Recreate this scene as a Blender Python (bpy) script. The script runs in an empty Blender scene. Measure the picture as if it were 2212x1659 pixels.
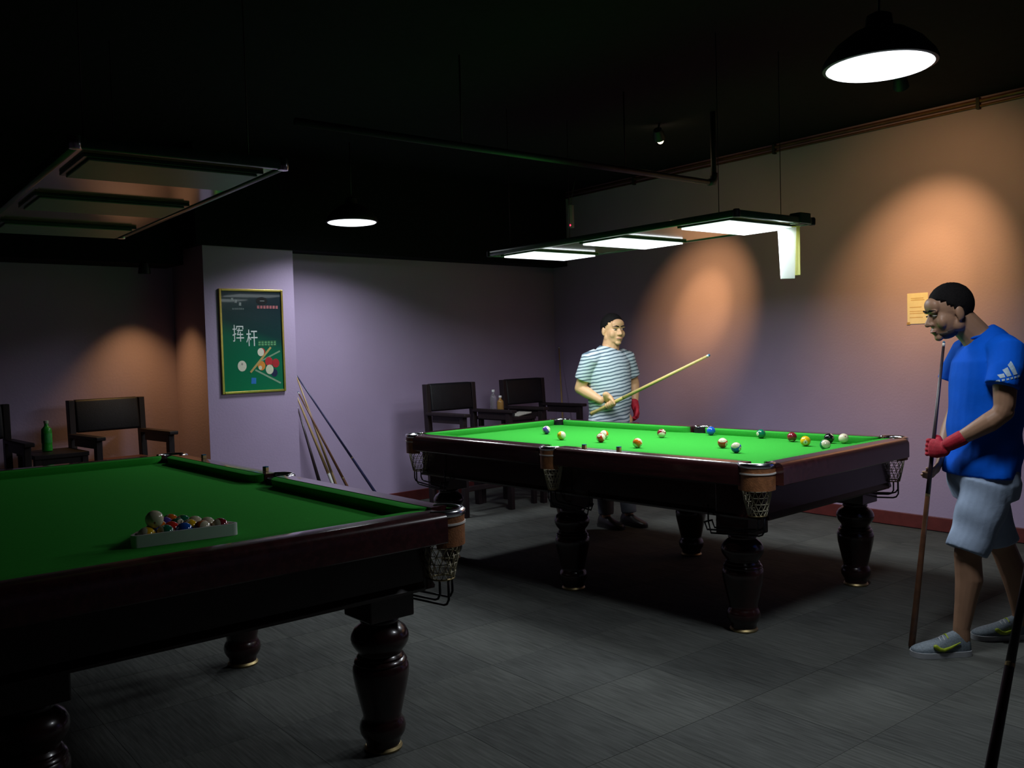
import bpy, bmesh, math, random
from mathutils import Vector, Matrix, Euler, Quaternion
random.seed(7)
S = bpy.context.scene
COL = S.collection
PI = math.pi
V = Vector

# ------------------------------------------------------------------ camera
FPX = 1956.8
cam_d = bpy.data.cameras.new('camera'); cam = bpy.data.objects.new('camera', cam_d); COL.objects.link(cam)
cam_d.sensor_fit = 'HORIZONTAL'; cam_d.sensor_width = 36.0; cam_d.lens = FPX / 2212 * 36.0
cam_d.clip_start = 0.05; cam_d.clip_end = 60
yaw, pitch, roll = math.radians(-47.693), math.radians(-2.185), math.radians(-1.583)
fw = V((math.sin(yaw)*math.cos(pitch), math.cos(yaw)*math.cos(pitch), math.sin(pitch)))
r0 = V((math.cos(yaw), -math.sin(yaw), 0)); u0 = r0.cross(fw)
rt = math.cos(roll)*r0 + math.sin(roll)*u0; up = -math.sin(roll)*r0 + math.cos(roll)*u0
cam.matrix_world = Matrix(((rt.x, up.x, -fw.x, 0), (rt.y, up.y, -fw.y, 0), (rt.z, up.z, -fw.z, 1.40), (0, 0, 0, 1)))
S.camera = cam

# ------------------------------------------------------------------ world and exposure
W = bpy.data.worlds.new('world'); S.world = W; W.use_nodes = True
W.node_tree.nodes['Background'].inputs[0].default_value = (0.5, 0.55, 0.7, 1)
W.node_tree.nodes['Background'].inputs[1].default_value = 0.0
S.view_settings.view_transform = 'Standard'; S.view_settings.look = 'None'
S.view_settings.exposure = 1.55; S.view_settings.gamma = 1.0; S.view_settings.use_curve_mapping = False
PANEL_WATTS = 5.4          # each lit panel of the table lamp
DISC1_WATTS, DISC2_WATTS = 5.8, 4.2   # round pendant lamps
SPREAD, DISC_SPREAD = math.radians(168), math.radians(141)   # the lamps throw their light downwards
SPOT_RIGHT = 49.0          # warm spots on the right wall (watts)
SPOT_LEFT = 13.0           # warm spot in the recess (watts)
COOL = (0.88, 0.93, 1.0, 1)
WARM = (1.0, 0.55, 0.17)

# ------------------------------------------------------------------ materials
MATS = {}
def mat(name, col, rough=0.5, metal=0.0, spec=0.5, var=0.0, vscale=20.0, bump=0.0, bscale=80.0, emit=None, estr=0.0,
        trans=0.0, sheen=0.0, coat=0.0, stretch=None):
    if name in MATS: return MATS[name]
    m = bpy.data.materials.new(name); m.use_nodes = True; nt = m.node_tree; b = nt.nodes['Principled BSDF']
    b.inputs['Base Color'].default_value = (*col, 1); b.inputs['Roughness'].default_value = rough
    b.inputs['Metallic'].default_value = metal; b.inputs['Specular IOR Level'].default_value = spec
    b.inputs['Transmission Weight'].default_value = trans; b.inputs['Sheen Weight'].default_value = sheen
    b.inputs['Coat Weight'].default_value = coat
    if coat: b.inputs['Coat Roughness'].default_value = 0.08
    if emit:
        b.inputs['Emission Color'].default_value = emit; b.inputs['Emission Strength'].default_value = estr
    tc = nt.nodes.new('ShaderNodeTexCoord'); src = tc.outputs['Object']
    if stretch:
        mp = nt.nodes.new('ShaderNodeMapping'); mp.inputs['Scale'].default_value = stretch
        nt.links.new(src, mp.inputs[0]); src = mp.outputs[0]
    n = nt.nodes.new('ShaderNodeTexNoise'); n.inputs['Scale'].default_value = vscale; n.inputs['Detail'].default_value = 4
    nt.links.new(src, n.inputs['Vector'])
    r = nt.nodes.new('ShaderNodeValToRGB')
    lo = tuple(c*(1-var) for c in col); hi = tuple(min(1, c*(1+var)) for c in col)
    r.color_ramp.elements[0].position = 0.3; r.color_ramp.elements[1].position = 0.7
    r.color_ramp.elements[0].color = (*lo, 1); r.color_ramp.elements[1].color = (*hi, 1)
    nt.links.new(n.outputs['Fac'], r.inputs[0]); nt.links.new(r.outputs[0], b.inputs['Base Color'])
    if bump:
        n2 = nt.nodes.new('ShaderNodeTexNoise'); n2.inputs['Scale'].default_value = bscale; n2.inputs['Detail'].default_value = 5
        nt.links.new(src, n2.inputs['Vector'])
        bp = nt.nodes.new('ShaderNodeBump'); bp.inputs['Strength'].default_value = bump; bp.inputs['Distance'].default_value = 0.01
        nt.links.new(n2.outputs['Fac'], bp.inputs['Height']); nt.links.new(bp.outputs[0], b.inputs['Normal'])
    MATS[name] = m
    return m

WALL = mat('lavender_paint', (0.40, 0.315, 0.47), 0.75, spec=0.25, var=0.05, vscale=1.5, bump=0.12, bscale=60)
BLACK_CEIL = mat('black_ceiling_paint', (0.008, 0.009, 0.012), 0.9, spec=0.15, var=0.2)
BASEB = mat('dark_red_skirting', (0.12, 0.022, 0.02), 0.45, var=0.15)
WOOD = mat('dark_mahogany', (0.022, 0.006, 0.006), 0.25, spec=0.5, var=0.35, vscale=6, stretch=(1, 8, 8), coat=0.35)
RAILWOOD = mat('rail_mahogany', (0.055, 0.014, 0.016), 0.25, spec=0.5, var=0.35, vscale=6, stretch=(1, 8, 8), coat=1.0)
CLOTH = mat('green_baize', (0.038, 0.36, 0.040), 0.95, spec=0.05, var=0.06, vscale=120, bump=0.15, bscale=900)
LEATHER = mat('brown_pocket_leather', (0.30, 0.12, 0.045), 0.5, var=0.25, vscale=40, bump=0.2, bscale=150)
CHROME = mat('polished_steel', (0.75, 0.76, 0.8), 0.2, metal=1.0, var=0.04)
BRASS = mat('brass', (0.42, 0.33, 0.16), 0.45, metal=1.0, var=0.06)
NET = mat('cream_pocket_cord', (0.42, 0.39, 0.27), 0.8, var=0.15)
WIRE = mat('black_wire', (0.015, 0.015, 0.018), 0.35, metal=0.6, var=0.1)
PIPING = mat('white_piping', (0.75, 0.72, 0.66), 0.5, var=0.05)
CHAIRWOOD = mat('dark_chair_wood', (0.012, 0.007, 0.008), 0.5, spec=0.3, var=0.3, vscale=8, stretch=(8, 8, 1))
CHAIRLEATHER = mat('black_chair_leather', (0.006, 0.006, 0.008), 0.5, spec=0.3, var=0.2, bump=0.15, bscale=200)
SEATRED = mat('oxblood_seat', (0.06, 0.014, 0.010), 0.5, var=0.2, bump=0.1, bscale=150)
GOLD = mat('gold_frame', (0.72, 0.56, 0.14), 0.28, metal=1.0, var=0.08)
RACKWHITE = mat('white_plastic_rack', (0.72, 0.72, 0.74), 0.4, var=0.03)
CHALKBLUE = mat('chalk_blue', (0.03, 0.16, 0.30), 0.9, var=0.2)
CHALKPAPER = mat('chalk_gold_paper', (0.45, 0.33, 0.12), 0.6, var=0.2)
CUEWOOD = mat('maple_cue', (0.62, 0.45, 0.16), 0.35, var=0.12, vscale=8, stretch=(20, 20, 1))
CUETAN = mat('ash_cue', (0.40, 0.27, 0.12), 0.4, var=0.2, vscale=8, stretch=(20, 20, 1))
CUEDARK = mat('dark_cue', (0.03, 0.018, 0.022), 0.35, var=0.3)
CUEBROWN = mat('brown_cue', (0.14, 0.06, 0.03), 0.35, var=0.3)
CUENAVY = mat('navy_cue', (0.03, 0.03, 0.09), 0.35, var=0.2)
WHITEPL = mat('white_plastic', (0.8, 0.8, 0.8), 0.5, var=0.03)
SKIN1 = mat('light_skin', (0.66, 0.38, 0.20), 0.5, spec=0.4, var=0.06, vscale=12)
SKIN2 = mat('tan_skin', (0.34, 0.19, 0.115), 0.5, spec=0.4, var=0.08, vscale=12)
HAIR = mat('black_hair', (0.007, 0.006, 0.006), 0.85, spec=0.15, var=0.3, vscale=120, bump=0.4, bscale=300)
JAWSHADE = mat('dark_jaw_shade', (0.06, 0.045, 0.038), 0.7, var=0.25, vscale=200)  # dark colour standing in for the shadow on the jaw
EYEW = mat('eye_white', (0.42, 0.38, 0.34), 0.3, var=0.02)
EYEB = mat('eye_dark', (0.02, 0.012, 0.01), 0.2, var=0.1)
LIP = mat('lips', (0.42, 0.18, 0.14), 0.5, var=0.05)
GLOVE = mat('red_glove', (0.42, 0.008, 0.025), 0.75, var=0.15, vscale=60, bump=0.2, bscale=300)
BLUE = mat('blue_tee', (0.0015, 0.105, 0.66), 0.8, spec=0.12, var=0.08, vscale=8, bump=0.25, bscale=14)
SHORTS = mat('pale_blue_shorts', (0.33, 0.42, 0.56), 0.85, var=0.10, vscale=10, bump=0.3, bscale=16)
TROUSER = mat('dark_grey_trousers', (0.10, 0.11, 0.13), 0.85, var=0.15, bump=0.3, bscale=14)
SHOEGREY = mat('grey_mesh_shoe', (0.16, 0.20, 0.23), 0.7, var=0.25, vscale=150)
SHOEBLACK = mat('black_shoe', (0.015, 0.014, 0.014), 0.4, var=0.2)
SOLE = mat('pale_sole', (0.42, 0.44, 0.46), 0.6, var=0.08)
LIME = mat('lime_print', (0.34, 0.44, 0.02), 0.5, var=0.08)
SILVER = mat('silver_print', (0.42, 0.55, 0.66), 0.5, var=0.2, vscale=60)
DARKMETAL = mat('dark_metal', (0.03, 0.032, 0.035), 0.5, metal=0.3, var=0.15)
PIPE = mat('dark_painted_pipe', (0.035, 0.035, 0.045), 0.5, var=0.15)
CREAM = mat('notice_paper', (0.74, 0.72, 0.58), 0.7, var=0.05)
INK = mat('faded_ink', (0.55, 0.42, 0.24), 0.8, var=0.1)
LACQ = mat('lacquered_board', (0.34, 0.16, 0.10), 0.12, spec=0.6, var=0.12, vscale=5, coat=0.4)
GREENEDGE = mat('green_lamp_edge', (0.03, 0.10, 0.05), 0.3, var=0.15, coat=0.3)
PANELOFF = mat('unlit_panel', (0.20, 0.30, 0.20), 0.35, var=0.05)
PANELON = mat('lit_panel', (0.9, 0.9, 0.9), 0.5, emit=COOL, estr=1.0)
DISCON = mat('lit_disc', (0.9, 0.9, 0.9), 0.5, emit=COOL, estr=1.0)
YELLOWPL = mat('yellowed_plastic', (0.85, 0.85, 0.38), 0.5, var=0.04)

def stripe_mat():
    m = bpy.data.materials.new('striped_jersey'); m.use_nodes = True; nt = m.node_tree; b = nt.nodes['Principled BSDF']
    b.inputs['Roughness'].default_value = 0.85; b.inputs['Specular IOR Level'].default_value = 0.15
    tc = nt.nodes.new('ShaderNodeTexCoord'); sep = nt.nodes.new('ShaderNodeSeparateXYZ')
    nt.links.new(tc.outputs['Object'], sep.inputs[0])
    a = nt.nodes.new('ShaderNodeMath'); a.operation = 'MULTIPLY_ADD'; a.inputs[1].default_value = -0.16
    nt.links.new(sep.outputs['X'], a.inputs[0]); nt.links.new(sep.outputs['Z'], a.inputs[2])
    n = nt.nodes.new('ShaderNodeTexNoise'); n.inputs['Scale'].default_value = 7
    nt.links.new(tc.outputs['Object'], n.inputs['Vector'])
    a2 = nt.nodes.new('ShaderNodeMath'); a2.operation = 'MULTIPLY_ADD'; a2.inputs[1].default_value = 0.035
    nt.links.new(n.outputs['Fac'], a2.inputs[0]); nt.links.new(a.outputs[0], a2.inputs[2])
    d = nt.nodes.new('ShaderNodeMath'); d.operation = 'DIVIDE'; d.inputs[1].default_value = 0.0265
    nt.links.new(a2.outputs[0], d.inputs[0])
    f = nt.nodes.new('ShaderNodeMath'); f.operation = 'FRACT'; nt.links.new(d.outputs[0], f.inputs[0])
    r = nt.nodes.new('ShaderNodeValToRGB'); e = r.color_ramp.elements
    e[0].position = 0.0; e[0].color = (0.10, 0.15, 0.19, 1); e[1].position = 0.30; e[1].color = (0.10, 0.15, 0.19, 1)
    x = r.color_ramp.elements.new(0.40); x.color = (0.54, 0.62, 0.66, 1)
    x = r.color_ramp.elements.new(0.90); x.color = (0.54, 0.62, 0.66, 1)
    x = r.color_ramp.elements.new(1.0); x.color = (0.10, 0.15, 0.19, 1)
    nt.links.new(f.outputs[0], r.inputs[0]); nt.links.new(r.outputs[0], b.inputs['Base Color'])
    return m
STRIPES = stripe_mat()
def TRANSL(col, name):
    m = bpy.data.materials.new(name); m.use_nodes = True; nt = m.node_tree; b = nt.nodes['Principled BSDF']
    b.inputs['Base Color'].default_value = (*col, 1); b.inputs['Roughness'].default_value = 0.5
    t = nt.nodes.new('ShaderNodeBsdfTranslucent'); t.inputs[0].default_value = (*col, 1)
    x = nt.nodes.new('ShaderNodeMixShader'); x.inputs[0].default_value = 0.55
    nt.links.new(b.outputs[0], x.inputs[1]); nt.links.new(t.outputs[0], x.inputs[2]); nt.links.new(x.outputs[0], nt.nodes['Material Output'].inputs[0])
    return m

def carpet_mat(name, col, ang):
    m = bpy.data.materials.new(name); m.use_nodes = True; nt = m.node_tree; b = nt.nodes['Principled BSDF']
    b.inputs['Roughness'].default_value = 0.95; b.inputs['Specular IOR Level'].default_value = 0.12
    tc = nt.nodes.new('ShaderNodeTexCoord'); mp = nt.nodes.new('ShaderNodeMapping')
    mp.inputs['Rotation'].default_value = (0, 0, ang); mp.inputs['Scale'].default_value = (6, 90, 40)
    oi = nt.nodes.new('ShaderNodeObjectInfo'); ad = nt.nodes.new('ShaderNodeVectorMath'); ad.operation = 'ADD'
    nt.links.new(tc.outputs['Object'], ad.inputs[0]); nt.links.new(oi.outputs['Location'], ad.inputs[1])
    nt.links.new(ad.outputs[0], mp.inputs[0])
    n = nt.nodes.new('ShaderNodeTexNoise'); n.inputs['Scale'].default_value = 1.0; n.inputs['Detail'].default_value = 3
    nt.links.new(mp.outputs[0], n.inputs['Vector'])
    n2 = nt.nodes.new('ShaderNodeTexNoise'); n2.inputs['Scale'].default_value = 2.5; n2.inputs['Detail'].default_value = 3
    nt.links.new(ad.outputs[0], n2.inputs['Vector'])
    mx = nt.nodes.new('ShaderNodeMath'); mx.operation = 'MULTIPLY_ADD'; mx.inputs[1].default_value = 0.6
    nt.links.new(n2.outputs['Fac'], mx.inputs[0]); nt.links.new(n.outputs['Fac'], mx.inputs[2])
    r = nt.nodes.new('ShaderNodeValToRGB'); e = r.color_ramp.elements
    e[0].position = 0.55; e[1].position = 1.05
    e[0].color = (*[c*0.7 for c in col], 1); e[1].color = (*[c*1.3 for c in col], 1)
    nt.links.new(mx.outputs[0], r.inputs[0]); nt.links.new(r.outputs[0], b.inputs['Base Color'])
    bp = nt.nodes.new('ShaderNodeBump'); bp.inputs['Strength'].default_value = 0.3; bp.inputs['Distance'].default_value = 0.004
    nt.links.new(n.outputs['Fac'], bp.inputs['Height']); nt.links.new(bp.outputs[0], b.inputs['Normal'])
    return m
CARPET = [carpet_mat('grey_carpet', (0.084, 0.088, 0.080), 0.0), carpet_mat('grey_carpet_turned', (0.074, 0.078, 0.072), PI/2)]

def ball_mat(name, col, stripe=False, plain=False):
    m = bpy.data.materials.new(name); m.use_nodes = True; nt = m.node_tree; b = nt.nodes['Principled BSDF']
    b.inputs['Roughness'].default_value = 0.10; b.inputs['Coat Weight'].default_value = 0.5
    tc = nt.nodes.new('ShaderNodeTexCoord'); sep = nt.nodes.new('ShaderNodeSeparateXYZ'); nt.links.new(tc.outputs['Object'], sep.inputs[0])
    cream = (0.78, 0.71, 0.50, 1); R = 0.0286
    def cmp(out, thr, op='GREATER_THAN', absv=True):
        if absv:
            a = nt.nodes.new('ShaderNodeMath'); a.operation = 'ABSOLUTE'; nt.links.new(out, a.inputs[0]); out = a.outputs[0]
        c = nt.nodes.new('ShaderNodeMath'); c.operation = op; c.inputs[1].default_value = thr; nt.links.new(out, c.inputs[0]); return c.outputs[0]
    def mix(fac, a, bb):
        x = nt.nodes.new('ShaderNodeMix'); x.data_type = 'RGBA'; nt.links.new(fac, x.inputs[0])
        for i, q in ((6, a), (7, bb)):
            if isinstance(q, tuple): x.inputs[i].default_value = q
            else: nt.links.new(q, x.inputs[i])
        return x.outputs[2]
    c4 = (*col, 1)
    if plain:
        c = mix(cmp(sep.outputs['X'], R*0.985), cream, (0.35, 0.03, 0.02, 1))
    else:
        if stripe: c = mix(cmp(sep.outputs['Z'], R*0.55), c4, cream)
        else: c = mix(cmp(sep.outputs['Z'], R*5), c4, c4)
        c = mix(cmp(sep.outputs['X'], R*0.90), c, cream)
        # a dark numeral-sized mark in the middle of the round patch
        e = nt.nodes.new('ShaderNodeMath'); e.operation = 'MULTIPLY'
        nt.links.new(cmp(sep.outputs['Y'], R*0.06, 'LESS_THAN'), e.inputs[0]); nt.links.new(cmp(sep.outputs['Z'], R*0.22, 'LESS_THAN'), e.inputs[1])
        e2 = nt.nodes.new('ShaderNodeMath'); e2.operation = 'MULTIPLY'
        nt.links.new(e.outputs[0], e2.inputs[0]); nt.links.new(cmp(sep.outputs['X'], R*0.90), e2.inputs[1])
        c = mix(e2.outputs[0], c, (0.02, 0.02, 0.02, 1))
    nt.links.new(c, b.inputs['Base Color'])
    return m

# ------------------------------------------------------------------ mesh helpers
def obj(name, bm, m, parent=None, smooth=False, loc=None, rot=None):
    if isinstance(bm, bmesh.types.BMesh):
        bmesh.ops.recalc_face_normals(bm, faces=bm.faces)
        me = bpy.data.meshes.new(name); bm.to_mesh(me); bm.free()
    else: me = bm
    if smooth is True:
        for p in me.polygons: p.use_smooth = True
    elif smooth:
        me.shade_smooth() if hasattr(me, 'shade_smooth') else None
        for p in me.polygons: p.use_smooth = True
        me.set_sharp_from_angle(angle=math.radians(smooth))
    me.materials.clear(); me.materials.append(m)
    o = bpy.data.objects.new(name, me); COL.objects.link(o)
    if parent: o.parent = parent
    if loc: o.location = loc
    if rot: o.rotation_euler = rot
    return o
def tag(o, label=None, cat=None, group=None, kind=None):
    for k, v in (('label', label), ('category', cat), ('group', group), ('kind', kind)):
        if v: o[k] = v
    return o
def empty(name, loc, rz=0.0, label=None, cat=None, group=None):
    o = bpy.data.objects.new(name, None); COL.objects.link(o); o.location = loc; o.rotation_euler = (0, 0, rz)
    o.empty_display_size = 0.1
    return tag(o, label, cat, group)
def copy_tree(o, parent=None):
    c = o.copy(); COL.objects.link(c); c.parent = parent
    for ch in list(o.children): copy_tree(ch, c)
    return c
def box(bm, x0, x1, y0, y1, z0, z1, bev=0.0, M=None, seg=2):
    vs = [bm.verts.new((x, y, z)) for z in (z0, z1) for y in (y0, y1) for x in (x0, x1)]
    fs = [bm.faces.new([vs[i] for i in f]) for f in ((0, 2, 3, 1), (4, 5, 7, 6), (0, 1, 5, 4), (2, 6, 7, 3), (0, 4, 6, 2), (1, 3, 7, 5))]
    if bev:
        es = list({e for f in fs for e in f.edges})
        g = bmesh.ops.bevel(bm, geom=es, offset=bev, segments=seg, affect='EDGES', profile=0.5)
        vs = list({v for f in g['faces'] for v in f.verts} | {v for v in vs if v.is_valid})
    if M:
        for v in vs: v.co = M @ v.co
    return bm
def B(*a, **k): return box(bmesh.new(), *a, **k)
def lathe(bm, prof, seg=24, M=None, cap=True):
    rings = []
    for r, z in prof:
        rings.append([bm.verts.new((r*math.cos(2*PI*i/seg), r*math.sin(2*PI*i/seg), z)) for i in range(seg)])
    for a, b in zip(rings, rings[1:]):
        for i in range(seg): bm.faces.new((a[i], a[(i+1) % seg], b[(i+1) % seg], b[i]))
    if cap:
        bm.faces.new(list(reversed(rings[0]))); bm.faces.new(rings[-1])
    if M:
        for r in rings:
            for v in r: v.co = M @ v.co
    return bm
def frame(t, ref=None):
    t = t.normalized(); ref = V(ref) if ref is not None else V((0, 0, 1))
    if abs(t.dot(ref.normalized())) > 0.98: ref = V((1, 0, 0)) if abs(t.x) < 0.9 else V((0, 1, 0))
    s = (ref - t*ref.dot(t)).normalized(); return s, t.cross(s)
def tube(bm, pts, rad, seg=14, ref=None, round_caps=True):
    """rad: per point radius or (a,b): a along ref, b across."""
    pts = [V(p) for p in pts]; n = len(pts)
    if not isinstance(rad, (list, tuple)): rad = [rad]*n
    rad = [(r, r) if not isinstance(r, (list, tuple)) else r for r in rad]
    tans = [(pts[min(i+1, n-1)] - pts[max(i-1, 0)]).normalized() for i in range(n)]
    secs = list(zip(pts, rad, tans))
    if round_caps:
        def cap(p, r, t, sgn):
            m = min(r); return [(p + t*sgn*m*math.sin(a), (r[0]*math.cos(a), r[1]*math.cos(a)), t) for a in (0.45, 0.9, 1.3)]
        secs = list(reversed(cap(*secs[0], -1))) + secs + cap(*secs[-1], 1)
    rings = []; s_prev = None
    for p, r, t in secs:
        s, b = frame(t, ref if ref is not None else s_prev)
        if ref is None: s_prev = s
        rings.append([bm.verts.new(p + s*r[0]*math.cos(2*PI*k/seg) + b*r[1]*math.sin(2*PI*k/seg)) for k in range(seg)])
    for a, b in zip(rings, rings[1:]):
        for i in range(seg): bm.faces.new((a[i], a[(i+1) % seg], b[(i+1) % seg], b[i]))
    bm.faces.new(list(reversed(rings[0]))); bm.faces.new(rings[-1])
    return bm
def ell(bm, c, r, M=None, u=20, v=14):
    m = Matrix.Translation(V(c)) @ Matrix.Diagonal((*r, 1))
    if M: m = M @ m
    bmesh.ops.create_uvsphere(bm, u_segments=u, v_segments=v, radius=1.0, matrix=m)
    return bm
def prism(bm, poly, h0, h1, M=None):
    """closed xy polygon extruded from z=h0 to h1"""
    a = [bm.verts.new((x, y, h0)) for x, y in poly]; b = [bm.verts.new((x, y, h1)) for x, y in poly]; n = len(poly)
    fs = [bm.faces.new(list(reversed(a))), bm.faces.new(b)]
    for i in range(n): bm.faces.new((a[i], a[(i+1) % n], b[(i+1) % n], b[i]))
    if M:
        for v in a+b: v.co = M @ v.co
    return bm
def extrude_profile(bm, prof, x0, x1):
    """profile (y,z) closed, extruded along x"""
    a = [bm.verts.new((x0, y, z)) for y, z in prof]; b = [bm.verts.new((x1, y, z)) for y, z in prof]; n = len(prof)
    bm.faces.new(a); bm.faces.new(list(reversed(b)))
    for i in range(n): bm.faces.new((a[i], b[i], b[(i+1) % n], a[(i+1) % n]))
    return bm
def arc_band(bm, c, r0, r1, z0, z1, a0, a1, seg=20):
    """annular sector solid"""
    rows = []
    for i in range(seg+1):
        a = a0 + (a1-a0)*i/seg; ca, sa = math.cos(a), math.sin(a)
        rows.append([bm.verts.new((c[0]+r*ca, c[1]+r*sa, z)) for r, z in ((r0, z0), (r1, z0), (r1, z1), (r0, z1))])
    for p, q in zip(rows, rows[1:]):
        for k in range(4): bm.faces.new((p[k], p[(k+1) % 4], q[(k+1) % 4], q[k]))
    bm.faces.new(rows[0]); bm.faces.new(list(reversed(rows[-1])))
    return bm
def eval_mods(bm, mods):
    me = bpy.data.meshes.new('tmp'); bmesh.ops.recalc_face_normals(bm, faces=bm.faces); bm.to_mesh(me); bm.free()
    o = bpy.data.objects.new('tmp', me); COL.objects.link(o)
    for typ, props in mods:
        m = o.modifiers.new(typ, typ)
        for k, v in props.items(): setattr(m, k, v)
    dg = bpy.context.evaluated_depsgraph_get(); dg.update()
    out = bpy.data.meshes.new_from_object(o.evaluated_get(dg))
    bpy.data.objects.remove(o); bpy.data.meshes.remove(me)
    return out
def voxel(bm, size=0.006, it=4, fac=0.5):
    return eval_mods(bm, [('REMESH', dict(mode='VOXEL', voxel_size=size)), ('SMOOTH', dict(factor=fac, iterations=it))])
def text_mesh(s, size):
    c = bpy.data.curves.new('t', 'FONT'); c.body = s; c.size = size; c.align_x = 'CENTER'; c.align_y = 'CENTER'; c.extrude = 0.0004
    o = bpy.data.objects.new('t', c); COL.objects.link(o)
    dg = bpy.context.evaluated_depsgraph_get(); dg.update()
    me = bpy.data.meshes.new_from_object(o.evaluated_get(dg)); bpy.data.objects.remove(o)
    return me

# ================================================================== the setting
RWX, RWY, RWS = -2.2, 6.62, 0.07               # right wall: y = RWY + RWS*(RWX-x)
RANG = -math.atan(RWS)
def rwy(x): return RWY + RWS*(RWX-x)
CZ = 3.04
fl = tag(obj('floor', B(-7.6, 2.7, -3.7, 7.4, -0.12, -0.006), CARPET[1]), kind='structure')
fl['label'] = 'grey carpet tile floor under the two tables'
tile_me = []
for k in range(2):
    bm = B(-0.2492, 0.2492, -0.2492, 0.2492, -0.0058, 0.0)
    o_ = obj('carpet_tile', bm, CARPET[k]); tile_me.append(o_.data); bpy.data.objects.remove(o_)
ca, sa = math.cos(RANG), math.sin(RANG)
for i in range(-17, 5):
    for j in range(-2, 17):
        lx, ly = i*0.5 + 0.05, j*0.5 + 0.12
        x, y = lx*ca - ly*sa, lx*sa + ly*ca
        if x < -7.25 or x > 0.6 or y < -0.4 or y > rwy(x) - 0.05: continue
        if y < 0.9 and x > -1.4: continue
        t = bpy.data.objects.new('carpet_tile', tile_me[(i+j) % 2]); COL.objects.link(t); t.parent = fl
        t.location = (x, y, -0.0002*((i*7+j*3) % 3)); t.rotation_euler = (0, 0, RANG)
tag(obj('ceiling', B(-7.6, 2.7, -3.7, 7.4, CZ, CZ+0.12), BLACK_CEIL), 'black painted ceiling', kind='structure')
L_ = 10.2
bm = B(-L_/2, L_/2, 0, 0.15, -0.12, CZ)
tag(obj('wall_right', bm, WALL, loc=(-2.5, rwy(-2.5), 0), rot=(0, 0, RANG)), 'long lavender wall behind the lit table', kind='structure')
tag(obj('wall_back', B(-7.10, -6.93, 3.6, 7.2, -0.12, CZ), WALL), 'lavender end wall behind the chairs', kind='structure')
tag(obj('wall_column', B(-7.6, -6.72, 2.955, 3.72, -0.12, 2.75), WALL), 'lavender column carrying the framed poster', kind='structure')
tag(obj('wall_recess', B(-7.46, -7.31, -3.7, 2.97, -0.12, CZ), WALL), 'dim wall left of the column', kind='structure')
tag(obj('wall_left', B(-7.6, 2.7, -3.7, -3.55, -0.12, CZ), WALL), kind='structure')
tag(obj('wall_front', B(2.55, 2.7, -3.7, 7.4, -0.12, CZ), WALL), kind='structure')
tag(obj('trim_1', B(-7.6, -6.70, 2.90, 7.2, 2.262, CZ), BLACK_CEIL), 'black soffit above the end wall and column', kind='structure')
tag(obj('trim_2', B(-7.6, -6.95, -3.7, 2.90, 2.13, CZ), BLACK_CEIL), 'black soffit above the dim recess wall', kind='structure')
# baseboards
bm = B(-L_/2, L_/2, -0.016, 0.002, 0.0, 0.10, bev=0.003)
tag(obj('baseboard_right', bm, BASEB, loc=(-2.5, rwy(-2.5), 0), rot=(0, 0, RANG)), 'dark red skirting along the long wall', kind='structure')
tag(obj('baseboard_back', B(-6.932, -6.914, 3.72, 6.93, 0.0, 0.10, bev=0.003), BASEB), 'dark red skirting behind the chairs', kind='structure')
tag(obj('baseboard_column', B(-6.722, -6.704, 2.94, 3.735, 0.0, 0.10, bev=0.003), BASEB), 'dark red skirting at the column', kind='structure')
tag(obj('baseboard_recess', B(-7.312, -7.294, -3.5, 2.955, 0.0, 0.10, bev=0.003), BASEB), 'dark red skirting in the recess', kind='structure')
# conduit running along the top of the right wall
cd = empty('wall_conduit', (-2.5, rwy(-2.5), 0), RANG, 'thin brown conduit pipe along the top of the right wall', 'conduit')
for dz, r in ((CZ-0.030, 0.014), (CZ-0.065, 0.009)):
    bm = bmesh.new(); tube(bm, [(-4.3, -0.016, dz), (4.6, -0.016, dz)], r, seg=8, round_caps=False); obj('conduit_tube', bm, CUEBROWN, cd, True)
for x in (-3.2, -1.6, 0.05, 1.7): obj('conduit_clip', B(x-0.012, x+0.012, -0.034, 0.0, CZ-0.085, CZ-0.005, bev=0.003), DARKMETAL, cd)

# ================================================================== the billiard tables
TL, TW, TZ, BZ = 2.86, 1.525, 0.846, 0.806
def cushion(L, n=36):
    """cushion lying along x (length L), wood side at y=0, nose at y=-0.056 ; ends curve back to the wood"""
    bm = bmesh.new(); rings = []
    c = 0.085
    for i in range(n+1):
        t = i/n; x = -L/2 + L*(0.5 - 0.5*math.cos(PI*t))
        d = min(x + L/2, L/2 - x)
        k = 1.0 if d >= c else math.sqrt(max(0.0, 1 - (1 - d/c)**2))
        ny = -0.004 - 0.052*k
        rings.append([bm.verts.new((x, y, z)) for y, z in ((0.0, TZ-0.002), (ny*0.75, TZ-0.001), (ny*0.96, TZ-0.004), (ny, TZ-0.010), (ny*0.80, BZ-0.003), (0.0, BZ-0.003))])
    for a, b in zip(rings, rings[1:]):
        for k in range(6): bm.faces.new((a[k], a[(k+1) % 6], b[(k+1) % 6], b[k]))
    bm.faces.new(rings[0]); bm.faces.new(list(reversed(rings[-1])))
    return bm
def rail_profile(half):
    o = half; p = [(o-0.004, TZ-0.104), (o, TZ-0.100), (o, TZ-0.034)]
    for i in range(1, 7):
        a = PI/2*i/6; p.append((o-0.030+0.030*math.cos(a), TZ-0.030+0.030*math.sin(a)))
    p += [(o-0.092, TZ), (o-0.092, TZ-0.104)]
    return p
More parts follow.
